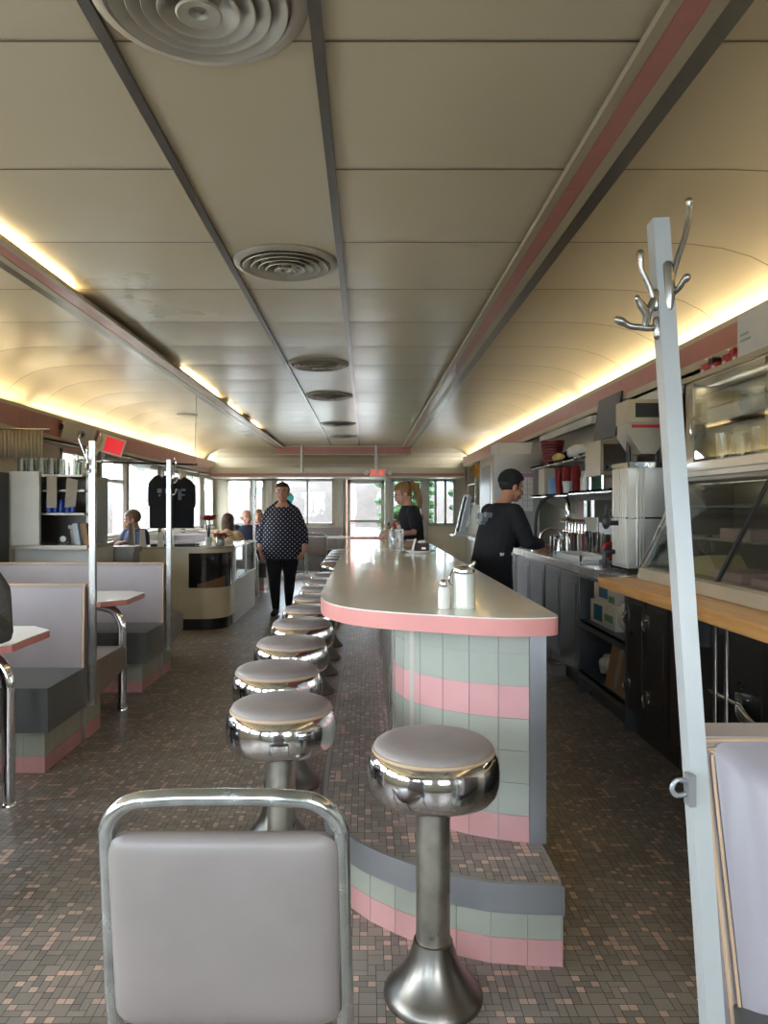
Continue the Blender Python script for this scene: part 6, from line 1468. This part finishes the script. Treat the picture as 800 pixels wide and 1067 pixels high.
# --- seated diners
def sitter(label, loc, yaw, shirt, skin, extra, hy=0.0, hp=0.0, hands=(.36, .80), wide=1.0, seat=.45, lift=0.0, elbow=None):
    b = seat + .10
    hx, hz = hands
    arms = []
    for s_ in (1, -1):
        j = [(s_ * .175 * wide, .02, b + .46), (s_ * .215 * wide, .05, b + .33), (s_ * .22 * wide, .12, b + .24), (s_ * .17, .25, b + .24), (s_ * .10, hx, hz)]
        if elbow and s_ == elbow[0]: j = elbow[1]
        arms.append(dict(j=j, hd=(-s_ * .25, 1, -.1), hn=(-s_ * .2, 0, -1), hs=(-s_, .2, .1), curl=.35, sleeve=[Vector(j[0]) + Vector((-s_ * .02, 0, -.005))] + [Vector(p) for p in j[1:4]] + [Vector(j[3]) * .35 + Vector(j[4]) * .65], sr=[.08, .074, .067, .058, .046]))
    return person(label, loc, yaw, dict(c=(0, .07, b + .645), yaw=hy, pitch=hp, s=1.02), (0, .01, b + .51),
        dict(name='shirt', m=shirt, pm='navycloth',
             body=[((0, 0, b), .17 * wide, .125), ((0, 0, b + .13), .16 * wide, .12), ((0, .01, b + .27), .17 * wide, .125), ((0, .01, b + .40), .17 * wide, .11), ((0, .01, b + .49), .125 * wide, .085), ((0, .01, b + .53), .063, .06)],
             top=[((0, 0, b - .06), .19 * wide, .15, 0), ((0, 0, b + .13), .18 * wide, .14, 0), ((0, .01, b + .27), .187 * wide, .143, 0), ((0, .01, b + .40), .187 * wide, .125, 0), ((0, .01, b + .485), .14 * wide, .095, 0), ((0, .01, b + .525), .075, .07, 0)]),
        arms, [dict(j=[(s_ * .09, .02, b - .01), (s_ * .10, .20, b - .005), (s_ * .10, .40, b - .01), (s_ * .10, .42, .30), (s_ * .10, .40, .085)], foot=(s_ * .1, 1, 0)) for s_ in (1, -1)], skin, extra=extra, vox=.0105)
def ex_bald(r, H, s, P, W3):
    mb = MB()
    for x in (-1, 1): mb.tube([H @ Vector((x * .074, .02, -.01)), H @ Vector((x * .078, -.04, .0)), H @ Vector((x * .05, -.095, .0))], [.012, .02, .02], 8)
    mb.build('hair', M['brownhair'], r)
def ex_bob(m_):
    def f(r, H, s, P, W3):
        mb = MB(); hair_cap(mb, H, s, low=-.06, grow=1.1)
        mb.loft([(H @ Vector((0, -.035, .03)), (H.to_3x3() @ Vector((.092, 0, 0))), H.to_3x3() @ Vector((0, .07, 0))), (H @ Vector((0, -.04, -.05)), (H.to_3x3() @ Vector((.095, 0, 0))), H.to_3x3() @ Vector((0, .07, 0))), (H @ Vector((0, -.04, -.13)), (H.to_3x3() @ Vector((.085, 0, 0))), H.to_3x3() @ Vector((0, .055, 0)))]); mb.build('hair', M[m_], r)
    return f
def ex_short(m_):
    def f(r, H, s, P, W3):
        mb = MB(); hair_cap(mb, H, s, low=-.04, grow=1.05); mb.build('hair', M[m_], r)
    return f
sitter('seated diner with brown bobbed hair and tan top, seen from behind', (-2.03, 10.68, 0), 0, 'tancloth', 'skin', ex_bob('brownhair'), hands=(.36, .83), wide=.92, seat=.40)
sitter('seated bald diner in a navy shirt facing the glass pastry case', (-1.96, 12.08, 0), PI, 'navycloth', 'skin', ex_bald, hy=.5, hands=(.40, .83), wide=1.15)
sitter('seated diner in pink with light brown hair, at the booth closest to the corner windows', (-2.06, 14.08, 0), PI, 'pinkcloth', 'skin', ex_bob('blonde'), hands=(.38, .83))
sitter('seated man in dark blue leaning by the window behind the standing cards', (-2.97, 9.45, 0), PI - .6, 'navycloth', 'skin2', ex_short('brownhair'), hy=-.65, hp=-.2, hands=(.26, .93), seat=.46)
sitter('diner in a grey knit sleeve resting an arm on the near booth table', (-1.86, 2.62, 0), 0, 'greycloth', 'skin', ex_short('brownhair'), hands=(.40, .815), seat=.455, elbow=(1, [(.18, .05, 1.02), (.24, .30, .93), (.262, .56, .825), (.258, .545, 1.0), (.21, .48, 1.15)]))
dup(c0, (-2.97 - .0, 9.45, 0), 'chrome chair under the man in dark blue behind the cream counter', rotz=PI - .6)
# =================================================================== CAMERA
cam = bpy.data.cameras.new('Camera'); co = bpy.data.objects.new('Camera', cam); COL.objects.link(co)
co.location = (0, 0, CH); co.rotation_euler = (PI / 2, 0, 0)
cam.sensor_fit = 'VERTICAL'; cam.sensor_height = 24.0; cam.lens = 24.0 * F / 1067.0
cam.shift_x = (400 - VX) / 1067.0; cam.shift_y = -(533.5 - VY) / 1067.0
cam.clip_start = 0.02; cam.clip_end = 300
SC.camera = co
SC.view_settings.view_transform = 'Standard'; SC.view_settings.look = 'None'; SC.view_settings.gamma = 1.0
try: SC.view_settings.use_curve_mapping = False
except Exception: pass
SC.view_settings.exposure = 0.46
cy = SC.cycles
cy.max_bounces = 9; cy.diffuse_bounces = 4; cy.glossy_bounces = 4; cy.transmission_bounces = 4; cy.transparent_max_bounces = 14
cy.caustics_reflective = False; cy.caustics_refractive = False; cy.sample_clamp_indirect = 8.0
